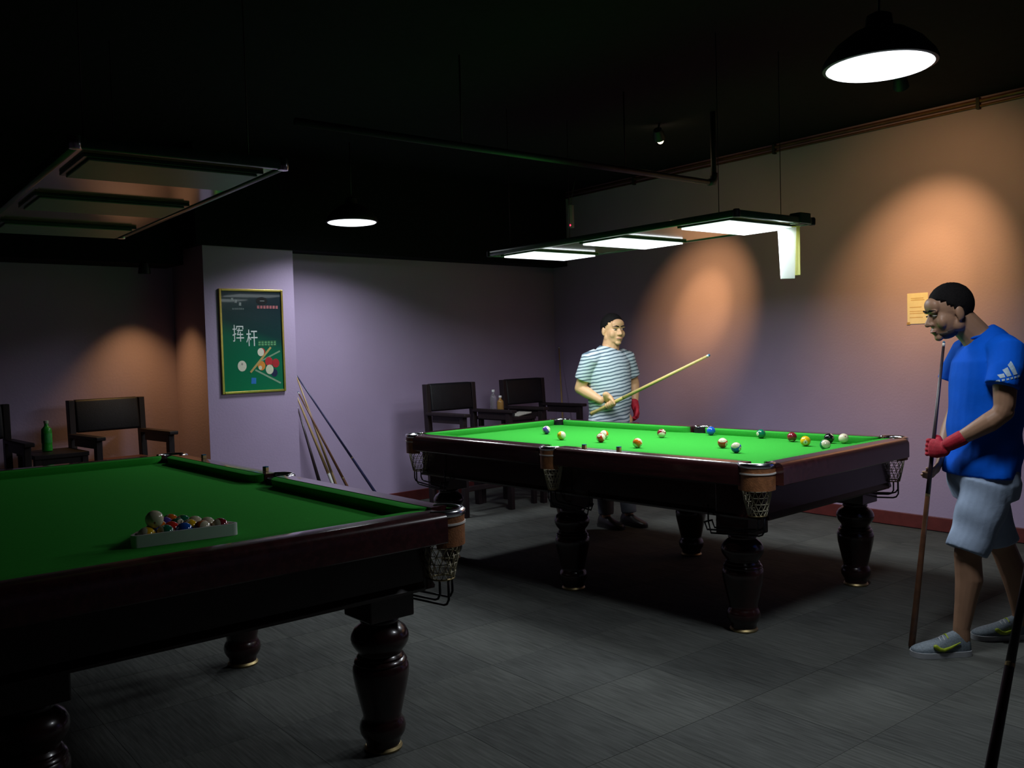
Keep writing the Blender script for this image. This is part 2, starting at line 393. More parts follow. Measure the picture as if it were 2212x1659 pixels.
LEGPROF = [(0.040, 0.476), (0.062, 0.474), (0.066, 0.468), (0.068, 0.458), (0.064, 0.452), (0.072, 0.446), (0.090, 0.432), (0.100, 0.414), (0.103, 0.400),
           (0.100, 0.384), (0.090, 0.366), (0.078, 0.352), (0.076, 0.344), (0.080, 0.340), (0.084, 0.334), (0.082, 0.328), (0.090, 0.324), (0.094, 0.316), (0.091, 0.310),
           (0.098, 0.300), (0.100, 0.284), (0.098, 0.262), (0.092, 0.230), (0.084, 0.195), (0.076, 0.160), (0.069, 0.130), (0.067, 0.116), (0.072, 0.108),
           (0.079, 0.096), (0.082, 0.080), (0.079, 0.062), (0.070, 0.046), (0.062, 0.036), (0.060, 0.016), (0.040, 0.016)]
def make_table(TW, legx, legy, pin):
    root = empty('billiard_table', (0, 0, 0))
    HL, HW = TL/2, TW/2
    # cloth bed with bites for the six pockets
    pts = []; hx, hy = HL-0.095, HW-0.095
    pr = 0.062; pc = 0.078; pcx = pin
    def arc(cx, cy, r, a0, a1, n=10): return [(cx + r*math.cos(a0+(a1-a0)*i/n), cy + r*math.sin(a0+(a1-a0)*i/n)) for i in range(n+1)]
    cx, cy = HL-pcx, HW-pc
    import itertools
    e = math.sqrt(pr*pr - (hx-cx)**2); ey = math.sqrt(pr*pr - (hy-cy)**2)
    def corner(sx, sy):
        # concave arc from point on long edge to point on short edge, around pocket centre
        a_long = math.atan2(hy-cy, -ey); a_short = math.atan2(-e, hx-cx)
        if a_long < 0: a_long += 2*PI
        if a_short < 0: a_short += 2*PI
        return [(sx*x, sy*y) for x, y in arc(cx, cy, pr, a_long, a_short)]
    c1 = corner(1, 1)            # long edge -> short edge (+x,+y)
    mid = [(x, y) for x, y in arc(0, HW-0.052, 0.056, 0, -PI, 10)]
    mid = [(x, min(y, hy)) for x, y in mid]
    poly = list(reversed(mid)) + c1 + list(reversed(corner(1, -1)))
    poly += [(-x, -y) for x, y in reversed(mid)] + corner(-1, -1) + list(reversed(corner(-1, 1)))
    bm = prism(bmesh.new(), poly, BZ-0.045, BZ)
    bmesh.ops.triangulate(bm, faces=[f for f in bm.faces if len(f.verts) > 4])
    obj('cloth_bed', bm, CLOTH, root)
    # wooden rails
    lx = HL-0.118-0.062
    for sy in (1, -1):
        for sx in (1, -1):
            bm = bmesh.new(); extrude_profile(bm, rail_profile(HW), 0.060, HL-pin-0.037)
            for v in bm.verts: v.co = V((v.co.x*sx, v.co.y*sy, v.co.z))
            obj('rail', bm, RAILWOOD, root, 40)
            a, b = 0.066, HL-pin-0.060
            bm = cushion(b-a)
            for v in bm.verts: v.co = V(((v.co.x + (a+b)/2)*sx, (v.co.y + HW-0.092)*sy, v.co.z))
            obj('cushion', bm, CLOTH, root, 40)
    for sx in (1, -1):
        bm = bmesh.new(); extrude_profile(bm, rail_profile(HL), -(HW-0.115), HW-0.115)
        for v in bm.verts: v.co = V((v.co.y*sx, v.co.x, v.co.z))
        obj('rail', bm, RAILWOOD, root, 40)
        bm = cushion(2*(HW-0.138))
        for v in bm.verts: v.co = V(((v.co.y + HL-0.092)*sx, v.co.x, v.co.z))
        obj('cushion', bm, CLOTH, root, 40)
    # aprons with top bead and bottom lip
    ai = 0.112
    for s in (1, -1):
        for ax in (0, 1):
            half = (HW if ax == 0 else HL) - ai; ln = (HL if ax == 0 else HW) - ai
            prof = [(half-0.035, 0.565), (half+0.012, 0.565), (half+0.014, 0.575), (half+0.004, 0.590), (half, 0.596), (half, 0.715), (half+0.022, 0.728), (half+0.026, 0.742), (half-0.035, 0.742)]
            bm = bmesh.new(); extrude_profile(bm, prof, -ln+0.036*ax, ln-0.036*ax)
            for v in bm.verts: v.co = V((v.co.x, v.co.y*s, v.co.z)) if ax == 0 else V((v.co.y*s, v.co.x, v.co.z))
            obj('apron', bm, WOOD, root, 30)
    obj('slate', B(-HL+0.13, HL-0.13, -HW+0.13, HW-0.13, 0.70, BZ-0.046), DARKMETAL, root)
    obj('cross_beam', B(-HL+0.16, HL-0.16, -0.05, 0.05, 0.60, 0.699), WOOD, root)
    # six turned legs
    for x in (-(HL-legx), 0.0, HL-legx):
        for y in (-(HW-legy), HW-legy):
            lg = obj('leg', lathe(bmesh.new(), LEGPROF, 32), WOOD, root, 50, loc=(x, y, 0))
            obj('leg_block', B(-0.090, 0.090, -0.090, 0.090, 0.476, 0.742, bev=0.006), WOOD, lg)
            obj('foot_pad', lathe(bmesh.new(), [(0.045, 0.0), (0.066, 0.001), (0.068, 0.008), (0.062, 0.0165), (0.04, 0.0165)], 24), BRASS, lg, 50)
    # pockets
    pocks = [(sx*(HL-pin), sy*(HW-0.078), math.atan2(sy, sx*0.8), 0.064, 1.95) for sx in (1, -1) for sy in (1, -1)]
    pocks += [(0.0, sy*(HW-0.050), math.atan2(sy, 0), 0.050, 1.45) for sy in (1, -1)]
    for (px, py, a, r, span) in pocks:
        pk = empty('pocket', (px, py, 0), a); pk.parent = root
        # steel horseshoe on top
        bm = bmesh.new(); seg = 22; rows = []
        for i in range(seg+1):
            t = -span + 2*span*i/seg; c_, s_ = math.cos(t), math.sin(t)
            row = []
            for k in range(10):
                b = 2*PI*k/10; rr = r + 0.013 + 0.013*math.cos(b); zz = TZ - 0.010 + 0.014*math.sin(b)
                row.append(bm.verts.new((rr*c_, rr*s_, zz)))
            rows.append(row)
        for p, q in zip(rows, rows[1:]):
            for k in range(10): bm.faces.new((p[k], p[(k+1) % 10], q[(k+1) % 10], q[k]))
        bm.faces.new(rows[0]); bm.faces.new(list(reversed(rows[-1])))
        obj('pocket_rim', bm, CHROME, pk, True)
        sp = span - 0.25
        bm = arc_band(bmesh.new(), (0, 0), r+0.014, r+0.021, TZ-0.125, TZ-0.018, -sp, sp)
        obj('pocket_leather', bm, LEATHER, pk, 50)
        bm = arc_band(bmesh.new(), (0, 0), r+0.019, r+0.0245, TZ-0.050, TZ-0.043, -sp, sp); obj('leather_piping', bm, PIPING, pk, 50)
        bm = arc_band(bmesh.new(), (0, 0), r-0.002, r+0.004, TZ-0.11, TZ-0.015, -PI, PI, 28); obj('pocket_lining', bm, CHAIRLEATHER, pk, 50)
        # knotted net
        bm = bmesh.new(); rows = []
        prof = [(r+0.004, TZ-0.10), (r+0.002, TZ-0.13), (r-0.003, TZ-0.16), (r-0.009, TZ-0.19), (r-0.016, TZ-0.22), (r-0.022, TZ-0.245)]
        for q, (rr, z) in enumerate(prof):
            rows.append([bm.verts.new((rr*math.cos(2*PI*(k+0.5*(q % 2))/14), rr*math.sin(2*PI*(k+0.5*(q % 2))/14), z)) for k in range(14)])
        for q, (p1, p2) in enumerate(zip(rows, rows[1:])):
            for k in range(14):
                if q % 2 == 0: bm.faces.new((p1[k], p1[(k+1) % 14], p2[k])); bm.faces.new((p1[(k+1) % 14], p2[(k+1) % 14], p2[k]))
                else: bm.faces.new((p1[k], p2[(k+1) % 14], p2[k])); bm.faces.new((p1[k], p1[(k+1) % 14], p2[(k+1) % 14]))
        obj('pocket_net', eval_mods(bm, [('WIREFRAME', dict(thickness=0.0055, use_even_offset=False))]), NET, pk)
        zb = TZ-0.247
        bm = bmesh.new(); n = 18; ring = [(math.cos(2*PI*k/n)*(r-0.022), math.sin(2*PI*k/n)*(r-0.022), zb) for k in range(n+1)]
        tube(bm, ring, 0.0035, seg=6, round_caps=False); obj('net_ring', bm, BRASS, pk, True)
        # ball rail of bent black wire, running inwards along the table
        lx_ = V((-math.copysign(1, px) if abs(px) > 0.1 else 1, 0, 0)); lx_.rotate(Euler((0, 0, -a)))
        ly_ = V((-lx_.y, lx_.x, 0))
        for k in (-1, 0, 1):
            o_ = ly_*(0.030*k); zz = 0.0 if k else -0.022
            st = o_*0.9 - lx_*(r-0.028)*(0.6 if k else 1.0)
            p = [st + V((0, 0, zb)), st + V((0, 0, zb-0.05+zz)), st + lx_*0.012 + V((0, 0, zb-0.068+zz)), st + lx_*0.03 + V((0, 0, zb-0.075+zz)), o_ + lx_*0.26 + V((0, 0, zb-0.095+zz)), o_ + lx_*0.275 + V((0, 0, zb-0.06))]
            bm = bmesh.new(); tube(bm, p, 0.0045, seg=6, round_caps=False); obj('ball_rail_wire', bm, WIRE, pk, True)
        bm = bmesh.new(); tube(bm, [lx_*0.275 + ly_*0.032 + V((0, 0, zb-0.06)), lx_*0.275 - ly_*0.032 + V((0, 0, zb-0.06))], 0.0045, seg=6); obj('ball_rail_wire', bm, WIRE, pk, True)
        bm = bmesh.new(); tube(bm, [lx_*0.275 + V((0, 0, zb-0.06)), lx_*0.275 + V((0, 0, 0.62))], 0.0045, seg=6, round_caps=False); obj('ball_rail_wire', bm, WIRE, pk, True)
    return root
T2C = (-3.649, 4.330)
T1A = math.radians(-2.3)
T1C = (-2.435 - 1.43*math.cos(T1A) + 0.82*math.sin(T1A), 2.020 - 1.43*math.sin(T1A) - 0.82*math.cos(T1A))
tb = make_table(1.525, 0.28, 0.195, 0.118); tb.location = (*T2C, 0)
tag(tb, 'brightly lit billiard table with green cloth and scattered balls', 'billiard table', 'billiard tables')
tb1 = make_table(1.64, 0.23, 0.26, 0.095); tb1.location = (*T1C, 0); tb1.rotation_euler = (0, 0, T1A)
tag(tb1, 'shaded billiard table in the foreground with racked balls', 'billiard table', 'billiard tables')

# ================================================================== lamps over the tables
def area_light(parent, loc, w, h, watts, disk=False):
    l = bpy.data.lights.new('lamp_light', 'AREA'); l.shape = 'DISK' if disk else 'RECTANGLE'; l.size = w; l.size_y = h
    l.energy = watts; l.color = COOL[:3]; l.spread = DISC_SPREAD if disk else SPREAD
    o = bpy.data.objects.new('lamp_light', l); COL.objects.link(o); o.parent = parent; o.location = loc
def table_lamp(loc, rz, lit, label):
    root = empty('table_lamp', loc, rz, label, 'lamp', 'long lamps over the tables')
    hx, hy = 1.055, 0.335
    obj('board', B(-hx+0.012, hx-0.012, -hy+0.012, hy-0.012, 0.006, 0.030, bev=0.003), LACQ, root)
    for s in (1, -1):
        obj('edge_strip', B(-hx, hx, s*hy-0.014, s*hy+0.014, 0.0, 0.036, bev=0.006), GREENEDGE, root, 40)
        obj('edge_strip', B(s*hx-0.014, s*hx+0.014, -hy, hy, 0.0, 0.036, bev=0.006), GREENEDGE, root, 40)
    for sx in (1, -1):
        for sy in (1, -1):
            bm = lathe(bmesh.new(), [(0.01, -0.003), (0.018, -0.002), (0.020, 0.005), (0.020, 0.032), (0.015, 0.040), (0.008, 0.040)], 14)
            obj('corner_cap', bm, CHROME if not lit else DARKMETAL, root, 40, loc=(sx*hx, sy*hy, 0))
            bm = bmesh.new(); tube(bm, [(sx*(hx-0.16), sy*(hy-0.06), 0.03), (sx*(hx-0.16), sy*(hy-0.06), CZ-loc[2])], 0.0022, seg=6, round_caps=False)
            obj('suspension_wire', bm, DARKMETAL, root, True)
    for x in (-0.80, 0.0, 0.80):
        fr = obj('panel_frame', B(x-0.18, x+0.18, -0.295, 0.295, -0.006, 0.0058, bev=0.002), GREENEDGE, root)
        obj('panel_diffuser', B(x-0.165, x+0.165, -0.278, 0.278, -0.014, -0.0062, bev=0.003), PANELON if lit else PANELOFF, fr)
        if lit: area_light(root, (x, 0, -0.016), 0.32, 0.545, PANEL_WATTS)
    return root
lampA = table_lamp((-3.70, 4.43, 2.05), math.radians(-4.0), True, 'long hanging lamp with three glowing white panels over the lit table')
lampB = table_lamp((-3.97, 1.33, 2.05), math.radians(-4.8), False, 'unlit long hanging lamp over the foreground table')
# end trim of the lit lamp that has come loose and hangs down
bm = bmesh.new()
st = B(-0.004, 0.004, -0.040, 0.040, -0.285, 0.0, bev=0.002)
for v in st.verts: v.co.y *= 1.0 + 0.35*(v.co.z+0.285)/0.285*0.9
hs = obj('hanging_strip', st, TRANSL((0.85, 0.88, 0.85), 'translucent_white_plastic'), lampA, loc=(0.975, 0.215, -0.012), rot=(0, 0, math.radians(-36)))
hs['label'] = 'white plastic end strip hanging down from the lamp'
st = B(-0.003, 0.003, -0.022, 0.022, -0.275, 0.0, bev=0.002)
obj('hanging_strip', st, TRANSL((0.85, 0.85, 0.35), 'translucent_yellow_plastic'), lampA, loc=(1.000, 0.262, -0.004), rot=(0, 0, math.radians(-70)))
obj('strip_bracket', B(1.0, 1.075, 0.20, 0.30, 0.0, 0.06, bev=0.006), GREENEDGE, lampA)

def pendant(loc, label, dia, watts):
    root = empty('pendant_lamp', loc, 0, label, 'lamp', 'round pendant lamps')
    k = dia/0.342
    P_ = lambda pr: [(r*k, z*k) for r, z in pr]
    obj('shade', lathe(bmesh.new(), P_([(0.172, 0.0), (0.182, 0.002), (0.184, 0.012), (0.176, 0.03), (0.140, 0.075), (0.085, 0.115), (0.045, 0.13), (0.04, 0.17), (0.02, 0.18)]), 40), DARKMETAL, root, 40)
    area_light(root, (0, 0, -0.0145*k), 0.325*k, 0.325*k, watts, True)
    obj('diffuser', lathe(bmesh.new(), P_([(0.05, -0.012), (0.13, -0.010), (0.165, -0.004), (0.171, 0.0), (0.171, 0.004), (0.05, 0.004)]), 40), DISCON, root, True)
    bm = bmesh.new(); tube(bm, [(0, 0, 0.175*k), (0, 0, CZ-loc[2])], 0.005, seg=8, round_caps=False); obj('cord', bm, DARKMETAL, root, True)
    return root
pendant((-6.06, 3.88, 2.42), 'glowing round pendant lamp above the poster side of the room', 0.375, DISC1_WATTS)
pendant((-1.563, 3.294, 2.40), 'large glowing round pendant lamp at the upper right', 0.375, DISC2_WATTS)

def spot_lamp(loc, aim, watts, label, size, bulb=True, blend=1.0, spill=0.0, top=CZ, core=0.0):
    root = empty('spot_lamp', loc, 0, label, 'spotlight', 'warm ceiling spotlights')
    d = (V(aim) - V(loc)).normalized(); q = d.to_track_quat('-Z', 'Y').to_matrix().to_4x4()
    obj('can', lathe(bmesh.new(), [(0.020, 0.085), (0.030, 0.08), (0.040, 0.05), (0.046, 0.0), (0.043, 0.0), (0.037, 0.045), (0.020, 0.06)], 20, M=q), DARKMETAL, root, 40)
    bm = bmesh.new(); tube(bm, [q @ V((0, 0, 0.07)), V((0, 0, top-loc[2]))], 0.008, seg=8, round_caps=False); obj('bracket', bm, DARKMETAL, root, True)
    if bulb: obj('bulb', ell(bmesh.new(), (0, 0, -0.020), (0.024, 0.024, 0.026), M=q), mat('halogen_bulb', (1, 0.8, 0.5), 0.4, emit=(1, 0.72, 0.4, 1), estr=6.0), root, True)
    for nm, en, sz, bl in (('core_light', watts*core, size*0.60, 1.0), ('beam_light', watts, size*1.15, blend), ('spill_light', watts*spill, 125, 0.8)):
        if en <= 0: continue
        l = bpy.data.lights.new(nm, 'SPOT'); l.energy = en; l.color = WARM; l.spot_size = math.radians(sz); l.spot_blend = bl; l.shadow_soft_size = 0.02
        lo = bpy.data.objects.new(nm, l); COL.objects.link(lo); lo.parent = root; lo.matrix_local = q @ Matrix.Translation((0, 0, -0.075 if bulb else -0.012))
    return root
spot_lamp((-4.235, 5.40, 2.93), (-4.88, 6.80, 1.72), SPOT_RIGHT, 'small glowing halogen spotlight under the black ceiling', 37, spill=0.02, core=1.0)
spot_lamp((-2.50, 5.55, 2.93), (-2.84, 6.66, 1.82), SPOT_RIGHT, 'ceiling spotlight aimed at the wall by the notice', 49, bulb=False, spill=0.13, core=0.40)
spot_lamp((-6.96, 2.60, 2.05), (-7.02, 2.62, 0.6), SPOT_LEFT, 'spotlight lighting the wall left of the column', 74, bulb=False, top=2.13)

# ceiling pipe with its drop, device on a cable
pp = empty('ceiling_pipe', (-3.80, 5.45, 0), 0, 'dark pipe dropping from the ceiling and running across the room', 'pipe')
bm = bmesh.new(); tube(bm, [(0, 0, CZ), (0, 0, 2.56), (0.0, -0.006, 2.545), (0, -0.02, 2.54), (-0.06, -1.0, 2.54), (-0.19, -3.2, 2.54)], 0.020, seg=12, round_caps=False); obj('pipe_run', bm, PIPE, pp, True)
bm = bmesh.new(); tube(bm, [(0, 0, 2.61), (0, 0, 2.565), (0, -0.012, 2.545), (0, -0.06, 2.54)], 0.026, seg=12, round_caps=False); obj('elbow', bm, PIPE, pp, True)
for y in (-0.9, -2.2):
    bm = bmesh.new(); tube(bm, [(0.06*y, y, 2.54), (0.06*y, y, CZ)], 0.005, seg=6, round_caps=False); obj('hanger', bm, DARKMETAL, pp, True)
dv = empty('hanging_sensor', (-5.8, 6.07, 2.50), math.radians(20), 'small white box with a red light hanging by a cable near the corner', 'sensor')
obj('case', B(-0.022, 0.022, -0.025, 0.025, 0.0, 0.21, bev=0.008), mat('grey_case', (0.30, 0.30, 0.33), 0.5, var=0.05), dv, 40)
obj('indicator', ell(bmesh.new(), (0.0, -0.026, 0.022), (0.008, 0.004, 0.008)), mat('red_led', (0.8, 0.02, 0.05), 0.4, emit=(1, 0.02, 0.06, 1), estr=1.6), dv, True)
bm = bmesh.new(); tube(bm, [(0, 0, 0.21), (0.02, 0, 0.32), (0.05, 0, 0.44), (0.05, 0, CZ-2.50)], 0.004, seg=6, round_caps=False); obj('cable', bm, DARKMETAL, dv, True)

# ================================================================== balls
R = 0.0286
bme = bmesh.new(); bmesh.ops.create_uvsphere(bme, u_segments=28, v_segments=18, radius=R)
COLS = dict(yellow=(0.85, 0.50, 0.01), blue=(0.01, 0.10, 0.50), red=(0.62, 0.03, 0.015), purple=(0.10, 0.05, 0.32), orange=(0.80, 0.17, 0.015),
            green=(0.005, 0.16, 0.08), maroon=(0.20, 0.012, 0.02), black=(0.008, 0.008, 0.010), navy=(0.01, 0.015, 0.07))
BM = {}
def ball(pos, colname, stripe, label, rot, group, plain=False):
    key = (colname, stripe, plain)
    if key not in BM: BM[key] = ball_mat('ball_%s%s' % (colname, '_stripe' if stripe else ''), COLS.get(colname, (0.8, 0.76, 0.6)), stripe, plain)
    me = bpy.data.meshes.new('ball'); bme.to_mesh(me)
    for p in me.polygons: p.use_smooth = True
    o = obj('billiard_ball', me, BM[key], loc=pos, rot=tuple(math.radians(a) for a in rot))
    tag(o, label, 'ball', group)
    return o
gz = BZ + R + 0.0006
G2 = 'balls scattered on the lit table'
for (x, y, c, s, lab, rot) in [
    (-4.481, 4.388, 'purple', True, 'white ball with purple stripe, leftmost on the lit table', (20, 60, 60)),
    (-4.108, 4.159, 'yellow', True, 'yellow striped ball near the left end of the lit table', (15, 75, 20)),
    (-3.912, 4.351, 'orange', True, 'yellow-orange ball just behind the red striped ball', (60, 30, 0)),
    (-3.790, 4.184, 'red', True, 'white ball with a red stripe touching an orange ball', (60, 40, 100)),
    (-3.407, 4.077, 'orange', True, 'cream ball with orange underside beyond the second chalk', (150, 35, 10)),
    (-3.654, 4.614, 'maroon', True, 'white topped ball with maroon stripe below, mid table', (35, 140, 0)),
    (-3.477, 4.902, 'blue', False, 'solid blue ball at the far middle pocket', (10, 40, 30)),
    (-3.000, 4.339, 'red', True, 'red ball with white top beside a blue striped ball', (20, 12, 0)),
    (-2.807, 4.184, 'blue', True, 'white topped ball with wide blue stripe, nearest the near rail', (35, 10, 0)),
    (-3.109, 4.905, 'green', False, 'green ball with a white patch by the far cushion', (0, 0, 250)),
    (-2.852, 4.831, 'maroon', False, 'solid maroon ball left of the solid yellow ball', (0, 60, 300)),
    (-2.671, 4.667, 'yellow', False, 'solid yellow ball beside the maroon ball', (0, 10, 300)),
    (-2.637, 4.870, 'black', False, 'black ball between the yellow ball and cream cue ball', (0, -50, 20)),
    (-2.490, 4.555, 'green', True, 'white and green striped ball half hidden by the end rail', (40, 60, 0))]:
    ball((x, y, gz), c, s, lab, rot, G2)
ball((-2.566, 4.905, gz), 'cream', False, 'plain cream cue ball, rightmost on the lit table', (0, 30, 140), G2, plain=True)

# triangle rack with fifteen balls, cue ball on top
ed = V((0.167, 0.986, 0)).normalized(); inn = V((-ed.y, ed.x, 0))
rc = V((-2.875, 1.174, 0))
def rackpt(a, b, z=0): q = rc + ed*a + inn*b; return V((q.x, q.y, z))
CL = 0.0004
def tri(off):
    """triangle that fits five rows, grown by off, with tight rounded corners"""
    sd = 4*2*(R+CL); h = sd*math.sqrt(3)/2; g = R*1.02 + off; rr = 0.010 + off
    out = []
    for (x, y), a0 in zip(((-sd/2, 0), (sd/2, 0), (0, h)), (210, 330, 90)):
        a0 = math.radians(a0); cx_, cy_ = x + 2*(g-rr)*math.cos(a0), y + 2*(g-rr)*math.sin(a0)
        for k in range(-3, 4):
            a = a0 + math.radians(k*20); out.append((cx_ + rr*math.cos(a), cy_ + rr*math.sin(a)))
    return out
BOFF = R*1.02 + 0.008
bm = bmesh.new(); o_, i_ = tri(0.008), tri(0.0007)
n = len(o_); vv = []
for z in (BZ+0.0006, BZ+0.040):
    for ring in (o_, i_): vv.append([bm.verts.new(rackpt(a, b + BOFF, z) - rackpt(0, 0, 0)) for a, b in ring])
ob, ib, ot, it_ = vv
for k in range(n):
    k2 = (k+1) % n
    for q in ((ob[k], ob[k2], ot[k2], ot[k]), (ib[k], it_[k], it_[k2], ib[k2]), (ot[k], ot[k2], it_[k2], it_[k]), (ob[k], ib[k], ib[k2], ob[k2])): bm.faces.new(q)
rk = obj('triangle_rack', bm, RACKWHITE, None, 40, loc=(rc.x, rc.y, 0)); tag(rk, 'white plastic triangle rack on the foreground table', 'ball rack')
rackcols = [[('yellow', 1), ('green', 1), ('blue', 0), ('orange', 1), ('maroon', 1)], [('navy', 0), ('red', 0), ('yellow', 0), ('black', 1)],
            [('orange', 1), ('green', 0), ('navy', 1)], [('purple', 0), ('green', 0)], [('orange', 0)]]
cn = dict(yellow='yellow', green='green', blue='bright blue', orange='orange', maroon='maroon', navy='dark navy', red='red', black='black', purple='purple')
rowname = ['front row of the white rack', 'second row of the white rack', 'third row of the white rack', 'fourth row of the white rack', 'far point of the white rack']
rots = {(0, 0): (60, 20, 0), (0, 1): (80, 10, 0), (0, 3): (0, 75, 20), (0, 4): (70, 40, 0), (1, 3): (20, 20, 0), (2, 0): (90, 40, 0), (2, 2): (10, 10, 0)}
for i, row in enumerate(rackcols):
    for j, (c, s) in enumerate(row):
        a = (j - (len(row)-1)/2)*2*(R+CL); b = BOFF + i*math.sqrt(3)*(R+CL)
        q = rackpt(a, b, gz)
        lab = '%s %s ball, %s from the left, %s' % (cn[c], 'striped' if s else 'solid', ('first', 'second', 'third', 'fourth', 'fifth')[j], rowname[i])
        if i == 4: lab = 'solid orange ball at the far point of the white rack'
        ball(q, c, bool(s), lab, rots.get((i, j), (random.uniform(0, 60), random.uniform(20, 70), random.uniform(0, 360))), 'balls in the white triangle rack')
q = rackpt(-1.5*2*(R+CL), BOFF + math.sqrt(3)*(R+CL)*(1/3.0) + math.sqrt(3)*(R+CL)*0.0, gz + 2*R*math.sqrt(2/3)+0.0006)
ball(q, 'cream', False, 'cream cue ball resting on top of the racked balls', (0, 15, -20), 'balls in the white triangle rack', plain=True)
bme.free()

# chalk cubes on the rails
def chalk(pos, rz, label):
    r_ = empty('chalk_cube', pos, rz, label, 'chalk', 'cue chalk cubes')
    obj('paper_wrap', B(-0.0105, 0.0105, -0.0105, 0.0105, 0.0005, 0.018, bev=0.001), CHALKPAPER, r_)
    bm = lathe(bmesh.new(), [(0.0142, 0.0), (0.0142, 0.0045), (0.010, 0.0035), (0.004, 0.002)], 4, M=Matrix.Translation((0, 0, 0.0182)) @ Matrix.Rotation(PI/4, 4, 'Z'))
    obj('chalk_face', bm, CHALKBLUE, r_)
chalk((-3.405, 3.622, TZ), 0.3, 'chalk cube on the near rail closer to the middle pocket')
chalk((-3.172, 3.642, TZ), 0.2, 'chalk cube on the near rail farther right of the middle pocket')
chalk((-4.03, 2.045, TZ), 0.4, 'chalk cube beside the middle pocket of the foreground table')
chalk((-4.83, 2.085, TZ), 0.1, 'chalk cube near the far corner of the foreground table')

# ================================================================== chairs and side tables (facing +x)
def make_chair():
    root = empty('spectator_chair', (0, 0, 0))
    hw = 0.28
    for s in (-1, 1):
        bm = B(-0.030, 0.030, s*(hw-0.022)-0.022, s*(hw-0.022)+0.022, 0.0, 1.115, bev=0.004)
        for v in bm.verts: v.co.x += -0.06*max(0, (v.co.z-0.6))/0.5
        obj('back_post', bm, CHAIRWOOD, root)
        obj('front_leg', B(0.415, 0.465, s*(hw-0.022)-0.022, s*(hw-0.022)+0.022, 0.0, 0.845, bev=0.004), CHAIRWOOD, root)
        bm = B(-0.035, 0.505, s*(hw-0.020)-0.034, s*(hw-0.020)+0.034, 0.845, 0.872, bev=0.006)
        obj('armrest', bm, CHAIRWOOD, root)
        obj('side_rail', B(0.03, 0.415, s*(hw-0.022)-0.012, s*(hw-0.022)+0.012, 0.785, 0.844, bev=0.002), CHAIRWOOD, root)
        obj('side_rail', B(0.03, 0.415, s*(hw-0.022)-0.014, s*(hw-0.022)+0.014, 0.56, 0.62, bev=0.002), CHAIRWOOD, root)
        obj('stretcher', B(0.03, 0.415, s*(hw-0.022)-0.012, s*(hw-0.022)+0.012, 0.25, 0.29, bev=0.002), CHAIRWOOD, root)
    bm = B(-0.055, 0.005, -hw+0.043, hw-0.043, 0.875, 1.118, bev=0.018, seg=3)
    for v in bm.verts: v.co.x += -0.06*max(0, (v.co.z-0.6))/0.5 + 0.02
    obj('back_pad', bm, CHAIRLEATHER, root, 40)
    bm = B(0.0, 0.47, -hw+0.046, hw-0.046, 0.60, 0.675, bev=0.022, seg=3); obj('seat', bm, SEATRED, root, 40)
    obj('front_rail', B(0.425, 0.455, -hw+0.044, hw-0.044, 0.55, 0.62, bev=0.002), CHAIRWOOD, root)
    obj('footrest', B(0.425, 0.46, -hw+0.044, hw-0.044, 0.22, 0.26, bev=0.004), CHAIRWOOD, root)
    obj('back_rail', B(-0.015, 0.015, -hw+0.044, hw-0.044, 0.25, 0.30, bev=0.002), CHAIRWOOD, root)
    return root
ch = make_chair(); ch.location = (-6.30, 5.03, 0); GC = 'dark wooden spectator chairs'
tag(ch, 'dark wooden armchair with black leather back, left of the pair behind the lit table', 'chair', GC)
for loc, rz, lab in (((-6.33, 5.95, 0), 0.03, 'dark wooden armchair beside the room corner, next to the striped-shirt man'),
                     ((-7.05, 2.33, 0), 0.05, 'dark wooden armchair with black leather back against the orange-lit wall'),
                     ((-7.02, 1.38, 0), 0.0, 'dark wooden armchair cut off by the left edge, beyond the green bottle')):
    c = copy_tree(ch); c.location = loc; c.rotation_euler = (0, 0, rz); tag(c, lab, 'chair', GC)
def side_table(loc, w, lab, h):
    r_ = empty('side_table', loc, 0, lab, 'table', 'small dark side tables')
    obj('table_top', B(-0.22, 0.22, -w, w, h-0.03, h, bev=0.004), CHAIRWOOD, r_)
    for sx in (-1, 1):
        for sy in (-1, 1): obj('leg', B(sx*0.19-0.02, sx*0.19+0.02, sy*(w-0.025)-0.02, sy*(w-0.025)+0.02, 0.0, h-0.031, bev=0.003), CHAIRWOOD, r_)
    obj('shelf', B(-0.17, 0.17, -w+0.046, w-0.046, 0.30, 0.32), CHAIRWOOD, r_)
    obj('apron', B(0.185, 0.2, -w+0.046, w-0.046, h-0.14, h-0.031), CHAIRWOOD, r_)
side_table((-6.12, 5.49, 0), 0.165, 'small dark side table between the two chairs behind the lit table', 0.80)
side_table((-6.80, 1.855, 0), 0.175, 'small dark side table with a green bottle by the orange wall', 0.78)
def bottle(pos, h, r, body, capm, lab, label_m=None):
    r_ = empty('drink_bottle', pos, 0, lab, 'bottle', 'drink bottles')
    obj('bottle_body', lathe(bmesh.new(), [(r*0.8, 0.0008), (r, 0.006), (r, h*0.18), (r*0.95, h*0.22), (r, h*0.27), (r, h*0.68), (r*0.94, h*0.735), (r*0.62, h*0.79), (r*0.40, h*0.83), (r*0.38, h*0.93), (r*0.2, h*0.93)], 20), body, r_, 50)
    obj('cap', lathe(bmesh.new(), [(r*0.44, h*0.91), (r*0.46, h*0.92), (r*0.46, h*0.995), (r*0.4, h), (r*0.1, h)], 16), capm, r_, 50)
    if label_m: obj('wrap_label', lathe(bmesh.new(), [(r*1.015, h*0.29), (r*1.02, h*0.30), (r*1.02, h*0.58), (r*1.015, h*0.59)], 20, cap=False), label_m, r_, True)
GREENPL = mat('green_bottle', (0.04, 0.50, 0.05), 0.25, var=0.1, trans=0.35)
